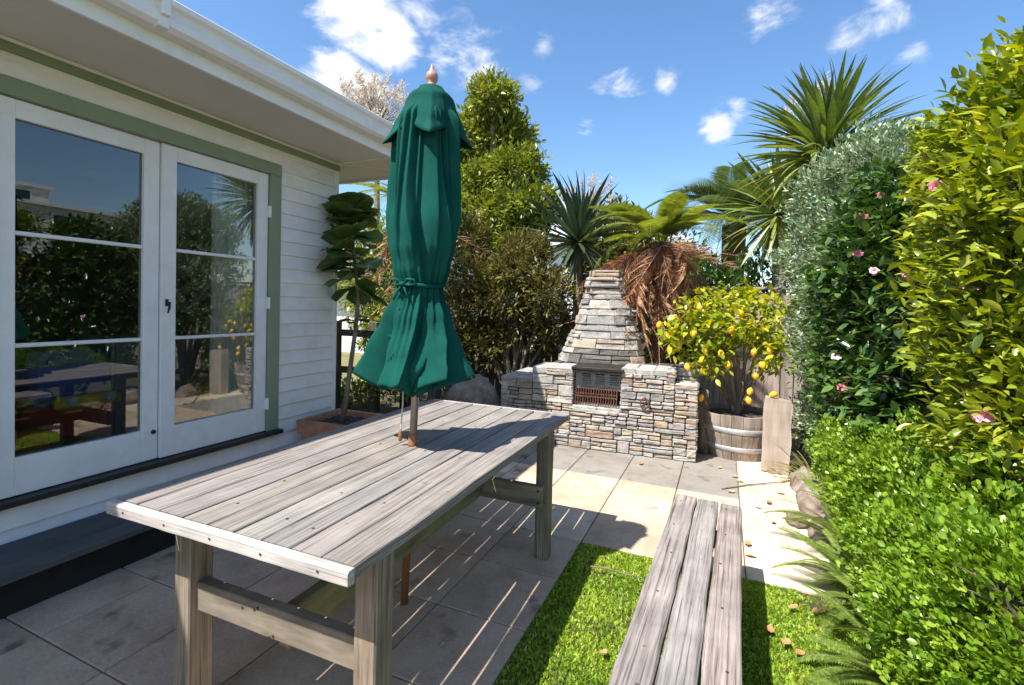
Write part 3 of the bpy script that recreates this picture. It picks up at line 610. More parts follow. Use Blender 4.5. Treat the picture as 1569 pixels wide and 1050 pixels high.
# inner cloth bunched round the pole below the skirt
cloth('inner_folds', 16, 200, lambda ph, t: lerp_tab([(0, .13), (.5, .15), (.85, .10), (1, .03)], t)*(1+.4*(saw(ph, 7, .2, .4+t)-.6)), lambda ph, t: 1.34-.30*t+.02*ns(math.cos(ph)*2, math.sin(ph)*2, t), .002)
rc = [(0, .026), (.12, .062), (.4, .110), (.8, .138), (1, .155)]
def tipf(ph, n=4, ph0=.96):               # pointed corners of the cap, hollow hem between them
    u = abs(((ph+ph0)/(2*math.pi)*n) % 1.0-.5)*2; return u**1.5
def rf_cap(ph, t):
    f = tipf(ph); return lerp_tab(rc, t)*(1+.55*t*t*(f-.34)+.06*t*ns(math.cos(ph)*2, math.sin(ph)*2, 1)+.06*t*(saw(ph, 9, .25, .3)-.5))
def zf_cap(ph, t):
    f = tipf(ph); return 2.525+(-.03*t-.215*t**1.4-.06*t*t*(f-.4)+.02*ns(math.cos(ph)*1.2, math.sin(ph)*1.2, 7)*t)
cloth('cap', 20, 300, rf_cap, zf_cap, .002)
b = MB(); pts = []
for k in range(41):
    a = 2*math.pi*k/40; r = .106+.005*math.sin(a*5); c = ax(ZW+.004*math.sin(a*3)); pts.append((c.x+r*math.cos(a), c.y+r*math.sin(a), c.z))
b.tube(pts, .010, 8, cap=False); b.build('tie_band', 'canvas', um, smooth=True)
b = MB(); kc = ax(ZW)+Vector((-.02, -.116, .004))
for s_ in (-1, 1):
    lp = [kc+Vector((s_*.005, 0, 0)), kc+Vector((s_*.03, -.012, .022)), kc+Vector((s_*.062, -.006, .020)), kc+Vector((s_*.068, 0, .0)), kc+Vector((s_*.04, -.01, -.006)), kc]
    b.tube(lp, [.004, .006, .006, .006, .006, .004], 6)
    b.tube([kc, kc+Vector((s_*.02, -.012, -.03)), kc+Vector((s_*.045, -.012, -.075))], [.006, .005, .004], 6)
b.tube([kc+Vector((-.012, -.006, 0)), kc+Vector((.012, -.006, 0))], .011, 8); b.build('bow', 'canvas', um, smooth=True)
b = MB(); pc = Vector((-.052, -.03, 0))
b.tube([pc+ax(1.10), pc+ax(1.0)+Vector((.003, 0, 0)), pc+ax(.875)], .0035, 6); b.tube([pc+ax(.815), pc+ax(.79+.006)], .0012, 4); pull = b.build('pull_cord', 'cord', um)
b = MB(); b.lathe([(0, .055), (.006, .055), (.010, .045), (.011, .012), (.008, 0), (0, 0)], 12); b.build('toggle', 'pole_wood', pull, loc=pc+ax(.818), smooth=True)
b = MB(); b.lathe([(0, .02), (.008, .018), (.009, 0), (0, 0)], 10); b.build('rib_tip', 'finial', um, loc=ax(1.075)+Vector((.035, -.06, 0)))

# ------------------------------------------------------------------ bench
bench = thing('garden_bench', 'long weathered three plank timber bench on the lawn', 'bench', (-.045, 2.94, 0), -.031)
BZ = .43
for i, (x0, x1) in enumerate(((-.172, -.060), (-.052, .054), (.063, .172))):
    y1 = [0.008, -.006, -.012][i]
    p = plank('plank', bench, 'wood_bench', x0, x1, -2.05, y1, BZ-.046, BZ+[0, .001, -.001][i], 26, .0028, .006, tint([(1, .97, .95), (1.02, 1.04, 1.05), (1.06, 1, .98)][i], .03), 20+i)
    holes(p, [((x0+x1)/2+rnd(-.03, .03), y, BZ) for y in (-.09, -.42, -.72, -1.05, -1.38, -1.55)], .005)
for y in (-.30, -1.72):
    for s_ in (-1, 1):
        b = MB(); b.box(s_*.11-.035, s_*.11+.035, y-.035, y+.035, 0, BZ-.05, .005); b.build('leg', 'wood_leg', bench)
    b = MB(); b.box(-.15, .15, y-.03, y+.03, BZ-.12, BZ-.0475, .004); b.build('cross_rail', 'wood_rail', bench)

# ------------------------------------------------------------------ stone barbecue
BA = math.atan2(5.053-4.941, -.2+1.609)
bbq = thing('barbecue', 'dry stone barbecue with tapered chimney and iron grill', 'barbecue', (-.20, 5.053, 0), BA*.55)
PAL = [((.40, .375, .35), 5), ((.50, .465, .42), 4), ((.58, .53, .46), 3), ((.50, .39, .28), 4), ((.42, .28, .18), 2), ((.34, .33, .325), 4), ((.25, .235, .22), 3), ((.58, .48, .36), 2)]
def stone_col():
    c = random.choices([p[0] for p in PAL], [p[1] for p in PAL])[0]; return tint(tuple(q*.72+m_*.28 for q, m_ in zip(c, (.41, .37, .325))), .14)
def stone(c00, c10, c11, c01, nrm_, proud=.0, depth=.07, colr=None, parent=None, gap=.0032):
    """one rough-faced stone: outline quad, worn arrises, uneven face"""
    c00, c10, c11, c01 = [Vector(q) for q in (c00, c10, c11, c01)]; nv = Vector(nrm_).normalized()
    u = (c10-c00); v = (c01-c00); lu, lv = max(u.length, .01), max(v.length, .01)
    def P(a, b_):
        p = c00.lerp(c10, a).lerp(c01.lerp(c11, a), b_); return p
    ga, gb = gap/lu, gap/lv; ea, eb = min(.008/lu, .2), min(.007/lv, .22)
    j = lambda s: rnd(-s, s)
    rows = []
    A = [ga, ga+ea, .5, 1-ga-ea, 1-ga]; B = [gb, gb+eb, .5, 1-gb-eb, 1-gb]
    vs = []
    for bi in range(5):
        for ai in range(5):
            edge_ = (ai in (0, 4)) + (bi in (0, 4))
            a, b_ = A[ai]+(j(.12) if ai == 2 else j(ga*.8)), B[bi]+(j(.10) if bi == 2 else j(gb*.7))
            if edge_ == 2: a += (.5-A[ai])*ea*1.3; b_ += (.5-B[bi])*eb*1.2
            h = proud+(-.010+j(.002) if edge_ else j(.004))
            vs.append(P(a, b_)+nv*h)
    fs = [(r*5+c, r*5+c+1, r*5+c+6, r*5+c+5) for r in range(4) for c in range(4)]
    ring = [0, 1, 2, 3, 4, 9, 14, 19, 24, 23, 22, 21, 20, 15, 10, 5]; k0 = len(vs)
    for q in ring: vs.append(vs[q]-nv*depth)
    for i in range(16):
        a, c = i, (i+1) % 16; fs.append((ring[c], ring[a], k0+a, k0+c))
    bb = MB(); bb.add(vs, fs); return bb.build('stone', 'stone', parent or bbq, color=colr or stone_col())
def ashlar(w_, z0, z1):
    """random coursed rubble: strips cut into blocks, blocks cut again"""
    res = []; z = z0
    while z < z1-.02:
        h = min(rnd(.07, .14), z1-z)
        if z1-z-h < .05: h = z1-z
        x = 0
        while x < w_-.01:
            L_ = min(rnd(.11, .30), w_-x)
            if w_-x-L_ < .06: L_ = w_-x
            parts = [(0, h)]
            r = random.random()
            if h > .06 and r < .88:
                k = h*rnd(.35, .65); parts = [(0, k), (k, h)]
                if h > .105 and r < .45: parts = [(0, h*.34), (h*.34, h*.7), (h*.7, h)]
            for (a, c) in parts:
                if L_ > .17 and random.random() < .55:
                    s_ = L_*rnd(.35, .65); res.append((x, x+s_, z+a, z+c)); res.append((x+s_, x+L_, z+a, z+c))
                else: res.append((x, x+L_, z+a, z+c))
            x += L_
        z += h
    return res
def wallface(o, u, w_, z0, z1, nv, parent=None, jit=.010):
    o = Vector(o); u = Vector(u).normalized()
    for (a, c, za, zb) in ashlar(w_, z0, z1):
        q = lambda s, z: o+u*s+Vector((0, 0, z))
        stone(q(a, za), q(c, za), q(c, zb), q(a, zb), nv, rnd(-jit, jit), parent=parent)
def core(x0, x1, y0, y1, z0, z1):
    b = MB(); b.box(x0, x1, y0, y1, z0, z1, 0); return b.build('core', 'mortar', bbq)
def slabs(x0, x1, y0, y1, z, n=3):
    x = x0
    for i in range(n):
        xe = x0+(x1-x0)*(i+1)/n+(rnd(-.03, .03) if i < n-1 else 0)
        stone((x, y0, z), (xe, y0, z), (xe, y1, z), (x, y1, z), (0, 0, 1), rnd(-.004, .004), .05, tint((.46, .445, .42), .1)); x = xe
# local x runs 0 (right end) to -2.1 (left end); front face at y = 0
G0, G1, GZ0, GZ1 = -1.245, -.745, .455, .835         # grill opening
wallface((-2.07, 0, 0), (1, 0, 0), 2.07, 0, .455, (0, -1, 0))
wallface((G1, 0, .0), (1, 0, 0), .53, .455, .885, (0, -1, 0))
wallface((-.215, 0, 0), (1, 0, 0), .215, .455, .76, (0, -1, 0))
wallface((-1.70, 0, 0), (1, 0, 0), .455, .455, .84, (0, -1, 0))
wallface((-2.07, 0, 0), (1, 0, 0), .37, .455, .70, (0, -1, 0))
wallface((0, 0, 0), (0, 1, 0), .95, 0, .76, (1, 0, 0))
wallface((-.215, 0.27, 0), (1, 0, 0), .215, .76, .885, (0, -1, 0)); wallface((-.215, 0, 0), (0, 1, 0), .27, .76, .885, (1, 0, 0)); wallface((0, .27, 0), (0, 1, 0), .68, .76, .885, (1, 0, 0))
wallface((-1.70, .42, 0), (0, -1, 0), .42, .70, .84, (-1, 0, 0)); wallface((-2.07, .9, 0), (0, -1, 0), .9, 0, .70, (-1, 0, 0))
for (x_, n_) in ((G0, 1), (G1, -1)): wallface((x_, 0.42 if n_ < 0 else 0, 0), (0, -1 if n_ < 0 else 1, 0), .42, .455, .84, (n_, 0, 0), jit=.003)
slabs(G1, -.215, 0, .42, .886, 3); slabs(-.215, 0, 0, .27, .761, 1); slabs(-.215, 0, .27, .95, .886, 1); slabs(-1.70, G0, -.01, .42, .841, 2); slabs(-2.07, -1.70, 0, .9, .701, 2); slabs(G0, G1, 0, .42, .456, 2)
core(-2.02, -.04, .05, .90, .0, .44); core(G1+.04, -.26, .05, .9, .44, .86); core(-.27, -.04, .30, .9, .44, .86); core(-.27, -.04, .05, .31, .44, .735); core(-1.66, G0-.04, .05, .9, .44, .815); core(-2.02, -1.65, .05, .88, .44, .68); core(G0-.05, G1+.05, .425, .9, .44, .86)
# chimney: flared foot, bowed front
CX = -1.075
def ch_hw(z): return lerp_tab([(0, .52), (.2, .45), (.45, .345), (.72, .25), (1, .205)], (z-.84)/1.095)
def ch_off(z): return lerp_tab([(0, .0), (.25, .025), (.5, .015), (.75, .0), (1, .0)], (z-.84)/1.095)
def ch_pt(a, z):
    hw = ch_hw(z); th = a*1.72; s_, c_ = math.sin(th), math.cos(th)
    x = hw*math.copysign(abs(s_)**.75, s_); y = -hw*.62*math.copysign(abs(c_)**.75, c_)
    return Vector((CX+.0+x+ch_off(z), .73+y, z))
z = .845; zc = 1.935
while z < zc-.02:
    h = min(rnd(.06, .125) if z < 1.6 else rnd(.045, .085), zc-z)
    if zc-z-h < .035: h = zc-z
    a = -1.0
    while a < .999:
        wd = rnd(.10, .26)/(ch_hw(z)*2.6); a2 = min(a+wd*2, 1.0)
        if 1-a2 < .08: a2 = 1.0
        segs = [(z, z+h)]
        if h > .08 and random.random() < .45: k = h*rnd(.4, .6); segs = [(z, z+k), (z+k, z+h)]
        for (za, zb) in segs:
            p00, p10, p11, p01 = ch_pt(a, za), ch_pt(a2, za), ch_pt(a2, zb), ch_pt(a, zb)
            nv = (p10-p00).cross(p01-p00).normalized(); stone(p00, p10, p11, p01, nv, rnd(-.014, .020), .07, tint((.15, .135, .12), .25) if za < 1.0 and abs(a+a2) < .8 else None)   # sooted above the hotplate
        a = a2
    z += h
b = MB(); vs = []; nn = 24
for zz in [.84+.1095*i for i in range(11)]:
    for k in range(nn):
        a = -1+2*k/(nn-1); p = ch_pt(a, zz); c = Vector((CX+ch_off(zz), .80, zz)); vs.append(c+(p-c)*.80)
b.add(vs, [(i*nn+k, i*nn+(k+1) % nn, (i+1)*nn+(k+1) % nn, (i+1)*nn+k) for i in range(10) for k in range(nn)]+[tuple(10*nn+k for k in range(nn))]); b.build('core', 'mortar', bbq)
# iron work
b = MB(); b.box(G0+.012, G1-.012, .07, .075, GZ0+.17, GZ1-.035, .001); pn = b.build('back_panel', 'sheet_metal', bbq)
for k in range(3):
    for r in range(5):
        b = MB(); x = G0+.085+k*.145; zz = GZ0+.225+r*.024
        b.add([(x, .0695, zz), (x+.095, .0695, zz), (x+.095, .058, zz+.004), (x, .058, zz+.004), (x, .0695, zz+.015), (x+.095, .0695, zz+.015)], [(0, 3, 2, 1), (3, 4, 5, 2), (0, 4, 3), (1, 2, 5)]); b.build('louvre', 'sheet_metal', pn)
b = MB(); b.box(G0-.015, G1+.03, -.03, .46, GZ1, GZ1+.03, .004); b.box(G0+.0, G1-.0, -.022, -.012, GZ1-.03, GZ1-.0005, .001); b.build('hotplate', 'iron', bbq)
for (yy, z0, z1) in ((.02, GZ0+.02, GZ0+.11), (.045, GZ0+.115, GZ0+.19)):
    gr = None; b = MB()
    for zz in (z0+.01, z1-.012): b.tube([(G0+.02, yy, zz), (G1-.03, yy, zz)], .006, 6)
    gr = b.build('grate', 'rust', bbq)
    for k in range(17):
        b = MB(); x = G0+.03+k*(G1-G0-.07)/16; b.tube([(x, yy-.008, z0-.012), (x, yy-.008, z1)], .0055, 6); b.build('grate_bar', 'rust', gr)
b = MB(); pts = [Vector((-.50+.042*math.cos(a), -.026-.004*math.cos(a), .545+.048*math.sin(a))) for a in [2*math.pi*i/24 for i in range(25)]]; b.tube(pts, .007, 7, cap=False)
b.tube([(-.50, .01, .60), (-.50, -.035, .598), (-.50, -.03, .585)], .007, 6); b.tube([(-.515, -.02, .49), (-.475, -.028, .60)], .006, 6); b.build('iron_ring', 'rust', bbq, smooth=True)

# ------------------------------------------------------------------ fences and the houses behind
def paling_fence(name, label, p0, p1, h, wd=.10, gap=.012, cap=False, c=(1, 1, 1)):
    p0, p1 = Vector(p0), Vector(p1); d = p1-p0; ln = d.length; f = thing(name, label, 'fence', p0, math.atan2(d.y, d.x))
    n = int(ln/(wd+gap)); me = []
    for v in range(4):
        b = MB(); b.box(0, wd, -.01, .01, .03, h*(1-.012*v), .003); me_ = bpy.data.meshes.new('paling'); me_.from_pydata(b.v, [], b.f); me_.materials.append(MATS['fence_wood']); me.append(me_)
    for i in range(n): link('paling', me[random.randrange(4)], None, f, loc=(i*(wd+gap), rnd(-.004, .004), 0), rot=(rnd(-.01, .01), rnd(-.012, .012), 0), color=tint(c, .18))
    for z in (.35, h-.3):
        b = MB(); b.box(0, ln, .012, .06, z, z+.09, .003); b.build('rail', 'fence_wood', f, color=c)
    for i in range(int(ln/1.8)+1):
        b = MB(); b.box(i*1.8-.05, i*1.8+.05, .061, .16, -.06, h+.02, .004); b.build('post', 'fence_wood', f, color=c)
    if cap:
        b = MB(); b.box(-.02, ln+.02, -.05, .08, h+.001, h+.035, .004); b.build('cap_rail', 'fence_wood', f, color=c)
    return f
paling_fence('paling_fence', 'dark grey paling fence left of the chimney', (-4.3, 6.75, 0), (-.9, 6.75, 0), 1.28, c=(1.0, .95, .9))
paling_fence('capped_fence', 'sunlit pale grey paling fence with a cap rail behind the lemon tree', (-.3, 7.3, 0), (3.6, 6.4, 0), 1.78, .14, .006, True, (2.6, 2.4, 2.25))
rf = thing('post_and_rail_fence', 'dark post and rail fence behind the potted plant', 'fence', (-4.9, 5.2, 0), .12)
for x in (0, .62, 1.5):
    b = MB(); b.box(x-.06, x+.06, -.06, .06, -.06, 1.22, .006); b.build('post', 'fence_wood', rf, color=(.8, .75, .65))
for z in (.52, 1.02):
    b = MB(); b.box(-.1, 1.6, -.085, -.062, z, z+.09, .004); b.build('rail', 'fence_wood', rf, color=(.7, .62, .5))
def far_house(name, label, x0, x1, y0, y1, zw, zr, roofm, base=-.06, wins=()):
    h = thing(name, label, 'house', (x0, y0, base))
    b = MB(); b.box(0, x1-x0, 0, y1-y0, 0, zw-base, 0); b.build('wall', 'render_white', h)
    b = MB(); e = .5; W_, D_ = x1-x0, y1-y0; z0 = zw-base; z1 = zr-base
    b.add([(-e, -e, z0), (W_+e, -e, z0), (W_+e, D_+e, z0), (-e, D_+e, z0), (W_*.25, D_/2, z1), (W_*.75, D_/2, z1), (-e, -e, z0-.12), (W_+e, -e, z0-.12), (W_+e, D_+e, z0-.12), (-e, D_+e, z0-.12)],
          [(0, 1, 5, 4), (1, 2, 5), (2, 3, 4, 5), (3, 0, 4), (6, 7, 1, 0), (7, 8, 2, 1), (8, 9, 3, 2), (9, 6, 0, 3), (9, 8, 7, 6)]); rr = b.build('roof', roofm, h)
    if roofm == 'tile_roof':
        for r in range(7):            # tile courses on the side that shows
            t = r/7; b = MB(); xa, xb = -e+(W_*.25+e)*t, W_+e-(W_*.25+e)*t; ya = -e+(D_/2+e)*t; za = z0+(z1-z0)*t
            b.box(xa+.05, xb-.05, ya-.02, ya+.05, za+.0, za+.045, .004); b.build('tile_course', roofm, rr)
    for (xa, xb, za, zb) in wins:
        b = MB(); b.box(xa, xb, -.04, .02, za-base, zb-base, .004); wn = b.build('window', 'white_paint', h)
        b = MB(); b.box(xa+.08, xb-.08, -.046, -.041, za-base+.08, zb-base-.08, 0); b.build('pane', 'dark_glass', wn)
    return h
far_house('neighbour_house', 'low white rendered neighbouring house with a grey tiled roof', -14.5, -6.2, 11.6, 18, 2.05, 3.3, 'tile_roof', wins=((2.0, 3.4, .6, 1.7),))
far_house('pale_roofed_house', 'distant house with a pale metal roof behind the tall tree', -10.5, -1.5, 18, 26, 3.9, 5.4, 'pale_roof', wins=((3, 4.5, 1.2, 2.6),))
# flat-roofed white block up the hill, seen mirrored in the door glass
fb = thing('hillside_apartments', 'white flat roofed block with dark windows up the hill, mirrored in the door glass', 'building', (36, 11, -.06))
b = MB(); b.box(0, 9, 0, 15, 0, 7.6, 0); b.box(1.5, 9, 3, 10, 7.6, 9.0, 0); b.build('wall', 'render_white', fb)
b = MB(); b.box(-.3, 9.2, -.3, 15.3, 7.601, 7.8, .01); b.box(1.3, 9.2, 2.8, 10.2, 9.001, 9.2, .01); b.build('roof_slab', 'render_white', fb)
for q in [(y, y+w_, z, z+1.3) for z in (3.0, 5.9) for (y, w_) in ((.8, 1.6), (3.2, 1.2), (5.6, 2.8), (9.4, 2.6), (12.8, 1.4))]+[(4.0, 6.0, 8.0, 8.8), (7, 9, 8.0, 8.8)]:
    b = MB(); xx = 0 if q[2] < 7 else 1.5; b.box(xx-.05, xx+.01, q[0], q[1], q[2], q[3], 0); wn = b.build('window', 'white_paint', fb)
    b = MB(); b.box(xx-.06, xx-.051, q[0]+.1, q[1]-.1, q[2]+.1, q[3]-.1, 0); b.build('pane', 'dark_glass', wn)

# ------------------------------------------------------------------ potted big-leaf plant
pot = thing('square_planter', 'square terracotta planter standing against the house corner', 'planter', (-3.0, 3.28, 0), .05)
def frustum(b, h0, h1, z0, z1, flip=False):
    vs = [(sx*h0, sy*h0, z0) for sx, sy in ((-1, -1), (1, -1), (1, 1), (-1, 1))]+[(sx*h1, sy*h1, z1) for sx, sy in ((-1, -1), (1, -1), (1, 1), (-1, 1))]
    fs = [(i, (i+1) % 4, (i+1) % 4+4, i+4) for i in range(4)]; b.add(vs, [f[::-1] for f in fs] if flip else fs)
b = MB(); frustum(b, .185, .235, 0, .40); frustum(b, .215, .20, .485, .30, True); b.add([(-.185, -.185, 0), (.185, -.185, 0), (.185, .185, 0), (-.185, .185, 0)], [(3, 2, 1, 0)]); b.build('body', 'terracotta', pot)
b = MB(); frustum(b, .25, .262, .385, .487); frustum(b, .215, .214, .487, .43, True); b.add([(-.25, -.25, .385), (.25, -.25, .385), (.25, .25, .385), (-.25, .25, .385), (-.234, -.234, .385), (.234, -.234, .385), (.234, .234, .385), (-.234, .234, .385)], [(0, 4, 5, 1), (1, 5, 6, 2), (2, 6, 7, 3), (3, 7, 4, 0)])
vs = [(s1*.262, s2*.262, .487) for s1, s2 in ((-1, -1), (1, -1), (1, 1), (-1, 1))]+[(s1*.215, s2*.215, .487) for s1, s2 in ((-1, -1), (1, -1), (1, 1), (-1, 1))]
b.add(vs, [(i, (i+1) % 4, (i+1) % 4+4, i+4) for i in range(4)]); b.build('rim', 'terracotta', pot)
b = MB(); g = 10
vs = [(-.214+.428*i/g, -.214+.428*j/g, .44+.02*mnoise.noise(Vector((i*.9, j*.9, 0)))) for i in range(g+1) for j in range(g+1)]
b.add(vs, [(i*(g+1)+j, (i+1)*(g+1)+j, (i+1)*(g+1)+j+1, i*(g+1)+j+1) for i in range(g) for j in range(g)]); b.build('soil', 'potting_soil', pot)
fid = thing('fiddle_leaf_fig', 'young tree with very large dark glossy leaves growing in the terracotta planter', 'potted plant', (-3.0, 3.28, .44))
t0 = Vector((0, 0, 0)); t1 = at(549, 455, 3.5)-Vector((-3.0, 3.28, .44)); t2 = at(533, 318, 3.5)-Vector((-3.0, 3.28, .44))
b = MB(); trunk = [t0, t0.lerp(t1, .35)+Vector((.01, 0, 0)), t0.lerp(t1, .7)+Vector((.015, 0, 0)), t1, t1.lerp(t2, .5)+Vector((.01, 0, 0)), t2]
b.tube(trunk, [.024, .021, .019, .018, .014, .006], 9); b.build('trunk', 'bark', fid, smooth=True)
def bigleaf(wf, wav, seed):
    V = []; nu, nv = 4, 9
    for j in range(nv+1):
        t = j/nv; w_ = wf*(math.sin(math.pi*min(t*.92+.04, 1))**.8)*(.45+.75*t)*(1 if t < .93 else .75)
        if j == 0: w_ = .012
        for i in range(-nu, nu+1):
            s_ = i/nu; V.append((w_*s_, t, .10*w_*abs(s_)*1.8+wav*math.sin(t*13+seed+s_)*abs(s_)**1.5-.22*t*t+.03*abs(s_)))
    F = [(j*9+i, j*9+i+1, (j+1)*9+i+1, (j+1)*9+i) for j in range(nv) for i in range(8)]
    me = bpy.data.meshes.new('leaf'); me.from_pydata(V, [], F); me.materials.append(MATS['lf_fiddle']); me.polygons.foreach_set('use_smooth', [True]*len(F))
    a = me.attributes.new('tint', 'FLOAT', 'POINT'); a.data.foreach_set('value', [min(1, max(0, seed*.13 % 1 + (.25 if abs(v[0]) < .006 else 0))) for v in V])
    return me
LV = [bigleaf(.50+.025*k, .03, k*1.7) for k in range(5)]
def place_leaf(me, parent, p, d, ln, roll=0., name='leaf'):
    x, y, z = basis(np.array([list(d)], float), np.array([roll])); M = Matrix(((x[0][0], y[0][0], z[0][0], p[0]), (x[0][1], y[0][1], z[0][1], p[1]), (x[0][2], y[0][2], z[0][2], p[2]), (0, 0, 0, 1)))
    o = link(name, me, None, parent); o.matrix_local = M @ Matrix.Diagonal((ln, ln, ln, 1)); return o
for k in range(62):
    t = rnd(.0, 1)**.75; p = t1.lerp(t2, t); a = k*2.4+rnd(-.3, .3); el = -.2+1.0*t+rnd(-.6, .5)
    place_leaf(random.choice(LV), fid, p, (math.cos(a), math.sin(a), el), rnd(.28, .38)*(1-.28*t), rnd(-.5, .5))
for k in range(9):
    p = trunk[2].lerp(t1, rnd(0, 1)); a = rnd(0, 6.3); place_leaf(random.choice(LV), fid, p, (math.cos(a), math.sin(a), .1), rnd(.09, .15), rnd(-.4, .4))

# ------------------------------------------------------------------ barrel, lemon tree, posts, rocks
brl = thing('half_barrel', 'weathered half wine barrel with two metal hoops used as a planter', 'barrel', (.16, 5.62, 0))
def br(z): return .285+.09*math.sin(math.pi*.5*min(z/.46, 1))
for k in range(22):
    a0, a1 = 2*math.pi*k/22+.006, 2*math.pi*(k+1)/22-.006; b = MB(); vs = []
    for zz in (0, .12, .24, .36, .455+rnd(-.004, .004)):
        for (a, r) in ((a0, br(zz)), ((a0+a1)/2, br(zz)+.003), (a1, br(zz)), (a1, br(zz)-.025), (a0, br(zz)-.025)): vs.append((r*math.cos(a), r*math.sin(a), zz))
    b.add(vs, [(i*5+q, i*5+(q+1) % 5, (i+1)*5+(q+1) % 5, (i+1)*5+q) for i in range(4) for q in range(5)]+[(4, 3, 2, 1, 0), (20, 21, 22, 23, 24)]); b.build('stave', 'barrel_wood', brl, color=tint((1, 1, 1), .2))
for (za, zb) in ((.09, .14), (.275, .33)):
    b = MB(); n_ = 40; b.lathe([(br(za)+.001, za), (br(za)+.005, za+.002), (br(zb)+.005, zb-.002), (br(zb)+.001, zb)], n_); b.build('hoop', 'hoop', brl, smooth=True)
b = MB(); b.lathe([(.001, .42), (.15, .425), (.345, .40)], 24); b.build('soil', 'potting_soil', brl)
lt = thing('lemon_tree', 'small lemon tree with yellow green leaves and ripe lemons in the half barrel', 'lemon tree', (.16, 5.62, .42))
off = np.array([.16, 5.62, .42])
ell = [(at(1105, 510, 5.45), (.36, .32, .22)), (at(1055, 490, 5.45), (.26, .28, .17)), (at(1165, 500, 5.5), (.28, .3, .2)), (at(1120, 462, 5.6), (.34, .3, .12)), (at(1075, 550, 5.3), (.28, .2, .13)), (at(1030, 520, 5.3), (.16, .2, .14)), (at(1185, 545, 5.4), (.2, .2, .16)), (at(1190, 470, 5.7), (.18, .2, .12))]
P, Nn = crown_points(ell, 260, .45); Pn, D, ro, ln, tv = clump_leaves(P, Nn, 8, .05, .082, .55, .05, .95)
lp, ld, lr, ll = Pn-off, D, ro, ln
b = MB(); stems(b, (0, 0, -.02), [tuple(np.array(e[0])-off+np.array([0, 0, -.05])) for e in ell], .022, .006, 6); stems(b, tuple(np.array(ell[0][0])-off+np.array([0, 0, -.25])), [tuple(q-off) for q in P[:40]], .007, .002, 4); b.build('trunk', 'bark', lt)
def split_leaves(parent, P, D, roll, ln, tv, tpl, m, nbig=300, variants=6, bigname='leaf'):
    """the leaves that show largest become parts of their own, the rest one mass"""
    rel = P+np.array(parent.location)-np.array([0, 0, CH]); dep = rel@fw; px = 784.5+CF*(rel@RR)/np.maximum(dep, .05); py = 525+CSY-CF*(rel@UU)/np.maximum(dep, .05)
    size = np.where((dep > .2) & (px > -20) & (px < 1590) & (py > -20) & (py < 1070), ln/np.maximum(dep, .2), 0); order = np.argsort(-size)[:nbig]; big = np.zeros(len(P), bool); big[order] = True
    me = leaves_mesh('foliage', P[~big], D[~big], roll[~big], ln[~big], tpl, m, tv[~big]); tag(link('foliage', me, None, parent), kind='stuff')
    vm = []
    for v in range(variants):
        q = leaves_mesh(bigname, np.zeros((1, 3)), np.array([[0, 1., 0]]), np.zeros(1), np.ones(1), tpl, m, np.array([(v+.5)/variants])); vm.append(q)
    x, y, z = basis(D[order], roll[order])
    for i, o_ in enumerate(order):
        s_ = ln[o_]; ob = link(bigname, vm[min(variants-1, int(tv[o_]*variants))], None, parent)
        ob.matrix_local = Matrix(((x[i][0]*s_, y[i][0]*s_, z[i][0]*s_, P[o_][0]), (x[i][1]*s_, y[i][1]*s_, z[i][1]*s_, P[o_][1]), (x[i][2]*s_, y[i][2]*s_, z[i][2]*s_, P[o_][2]), (0, 0, 0, 1)))
split_leaves(lt, lp, ld, lr, ll, tv, T_fold(.26, .05, .18), 'lf_lemon', 200)
b = MB(); b.lathe([(.001, -.042), (.008, -.038), (.02, -.028), (.029, -.008), (.029, .008), (.02, .027), (.008, .036), (.004, .043), (.0005, .045)], 14); lme = bpy.data.meshes.new('lemon'); lme.from_pydata(b.v, [], b.f); lme.materials.append(MATS['lemon']); lme.polygons.foreach_set('use_smooth', [True]*len(lme.polygons))
for (px, py, Y) in [(1078, 568, 5.22), (1074, 610, 5.22), (1149, 600, 5.3), (1147, 614, 5.28), (1053, 563, 5.15), (1080, 537, 5.2), (1105, 542, 5.2), (1040, 530, 5.2), (1010, 498, 5.2), (1072, 472, 5.25), (1155, 540, 5.25), (1180, 537, 5.25), (1168, 560, 5.25), (1120, 505, 5.2), (1062, 512, 5.2), (1135, 480, 5.3), (1030, 508, 5.2), (1115, 560, 5.2), (1060, 590, 5.22), (1158, 577, 5.25)]:
    link('lemon', lme, None, lt, loc=at(px, py, Y)-Vector((.16, 5.62, .42)), rot=(rnd(-.5, .5), rnd(-.5, .5), 0))
pw = thing('timber_post', 'weathered upright sleeper post right of the half barrel with a lemon on top', 'post', (.49, 5.14, 0), -.1)
b = MB(); vs = []
for i in range(13):
    z = .70*i/12; j = [mnoise.noise(Vector((z*5, q*4.4, 1)))*.012 for q in range(4)]
    tp = 1 if i < 12 else .9
    vs += [((-.115+j[0])*tp, -.06+j[2], z), ((.115+j[1])*tp, -.055+j[2], z-(.02 if i == 12 else 0)), ((.115+j[1])*tp, .07, z-(.03 if i == 12 else 0)), ((-.115+j[0])*tp, .07, z)]
b.add(vs, [(i*4+q, i*4+(q+1) % 4, (i+1)*4+(q+1) % 4, (i+1)*4+q) for i in range(12) for q in range(4)]+[(48, 49, 50, 51)]); b.build('sleeper', 'post_wood', pw)
tag(link('lemon', lme, None, None, loc=(.45, 5.12, .727), rot=(0, 1.3, .4)), 'ripe lemon lying on top of the timber post', 'lemon')
pl2 = thing('log_post', 'dark split log standing between barbecue and half barrel', 'post', (-.155, 5.5, 0), .3)
b = MB(); b.tube([(0, 0, -.01), (.02, .0, .3), (-.03, 0, .5), (.0, .02, .66)], [.085, .075, .07, .05], 9); b.build('log', 'bark', pl2, smooth=True)
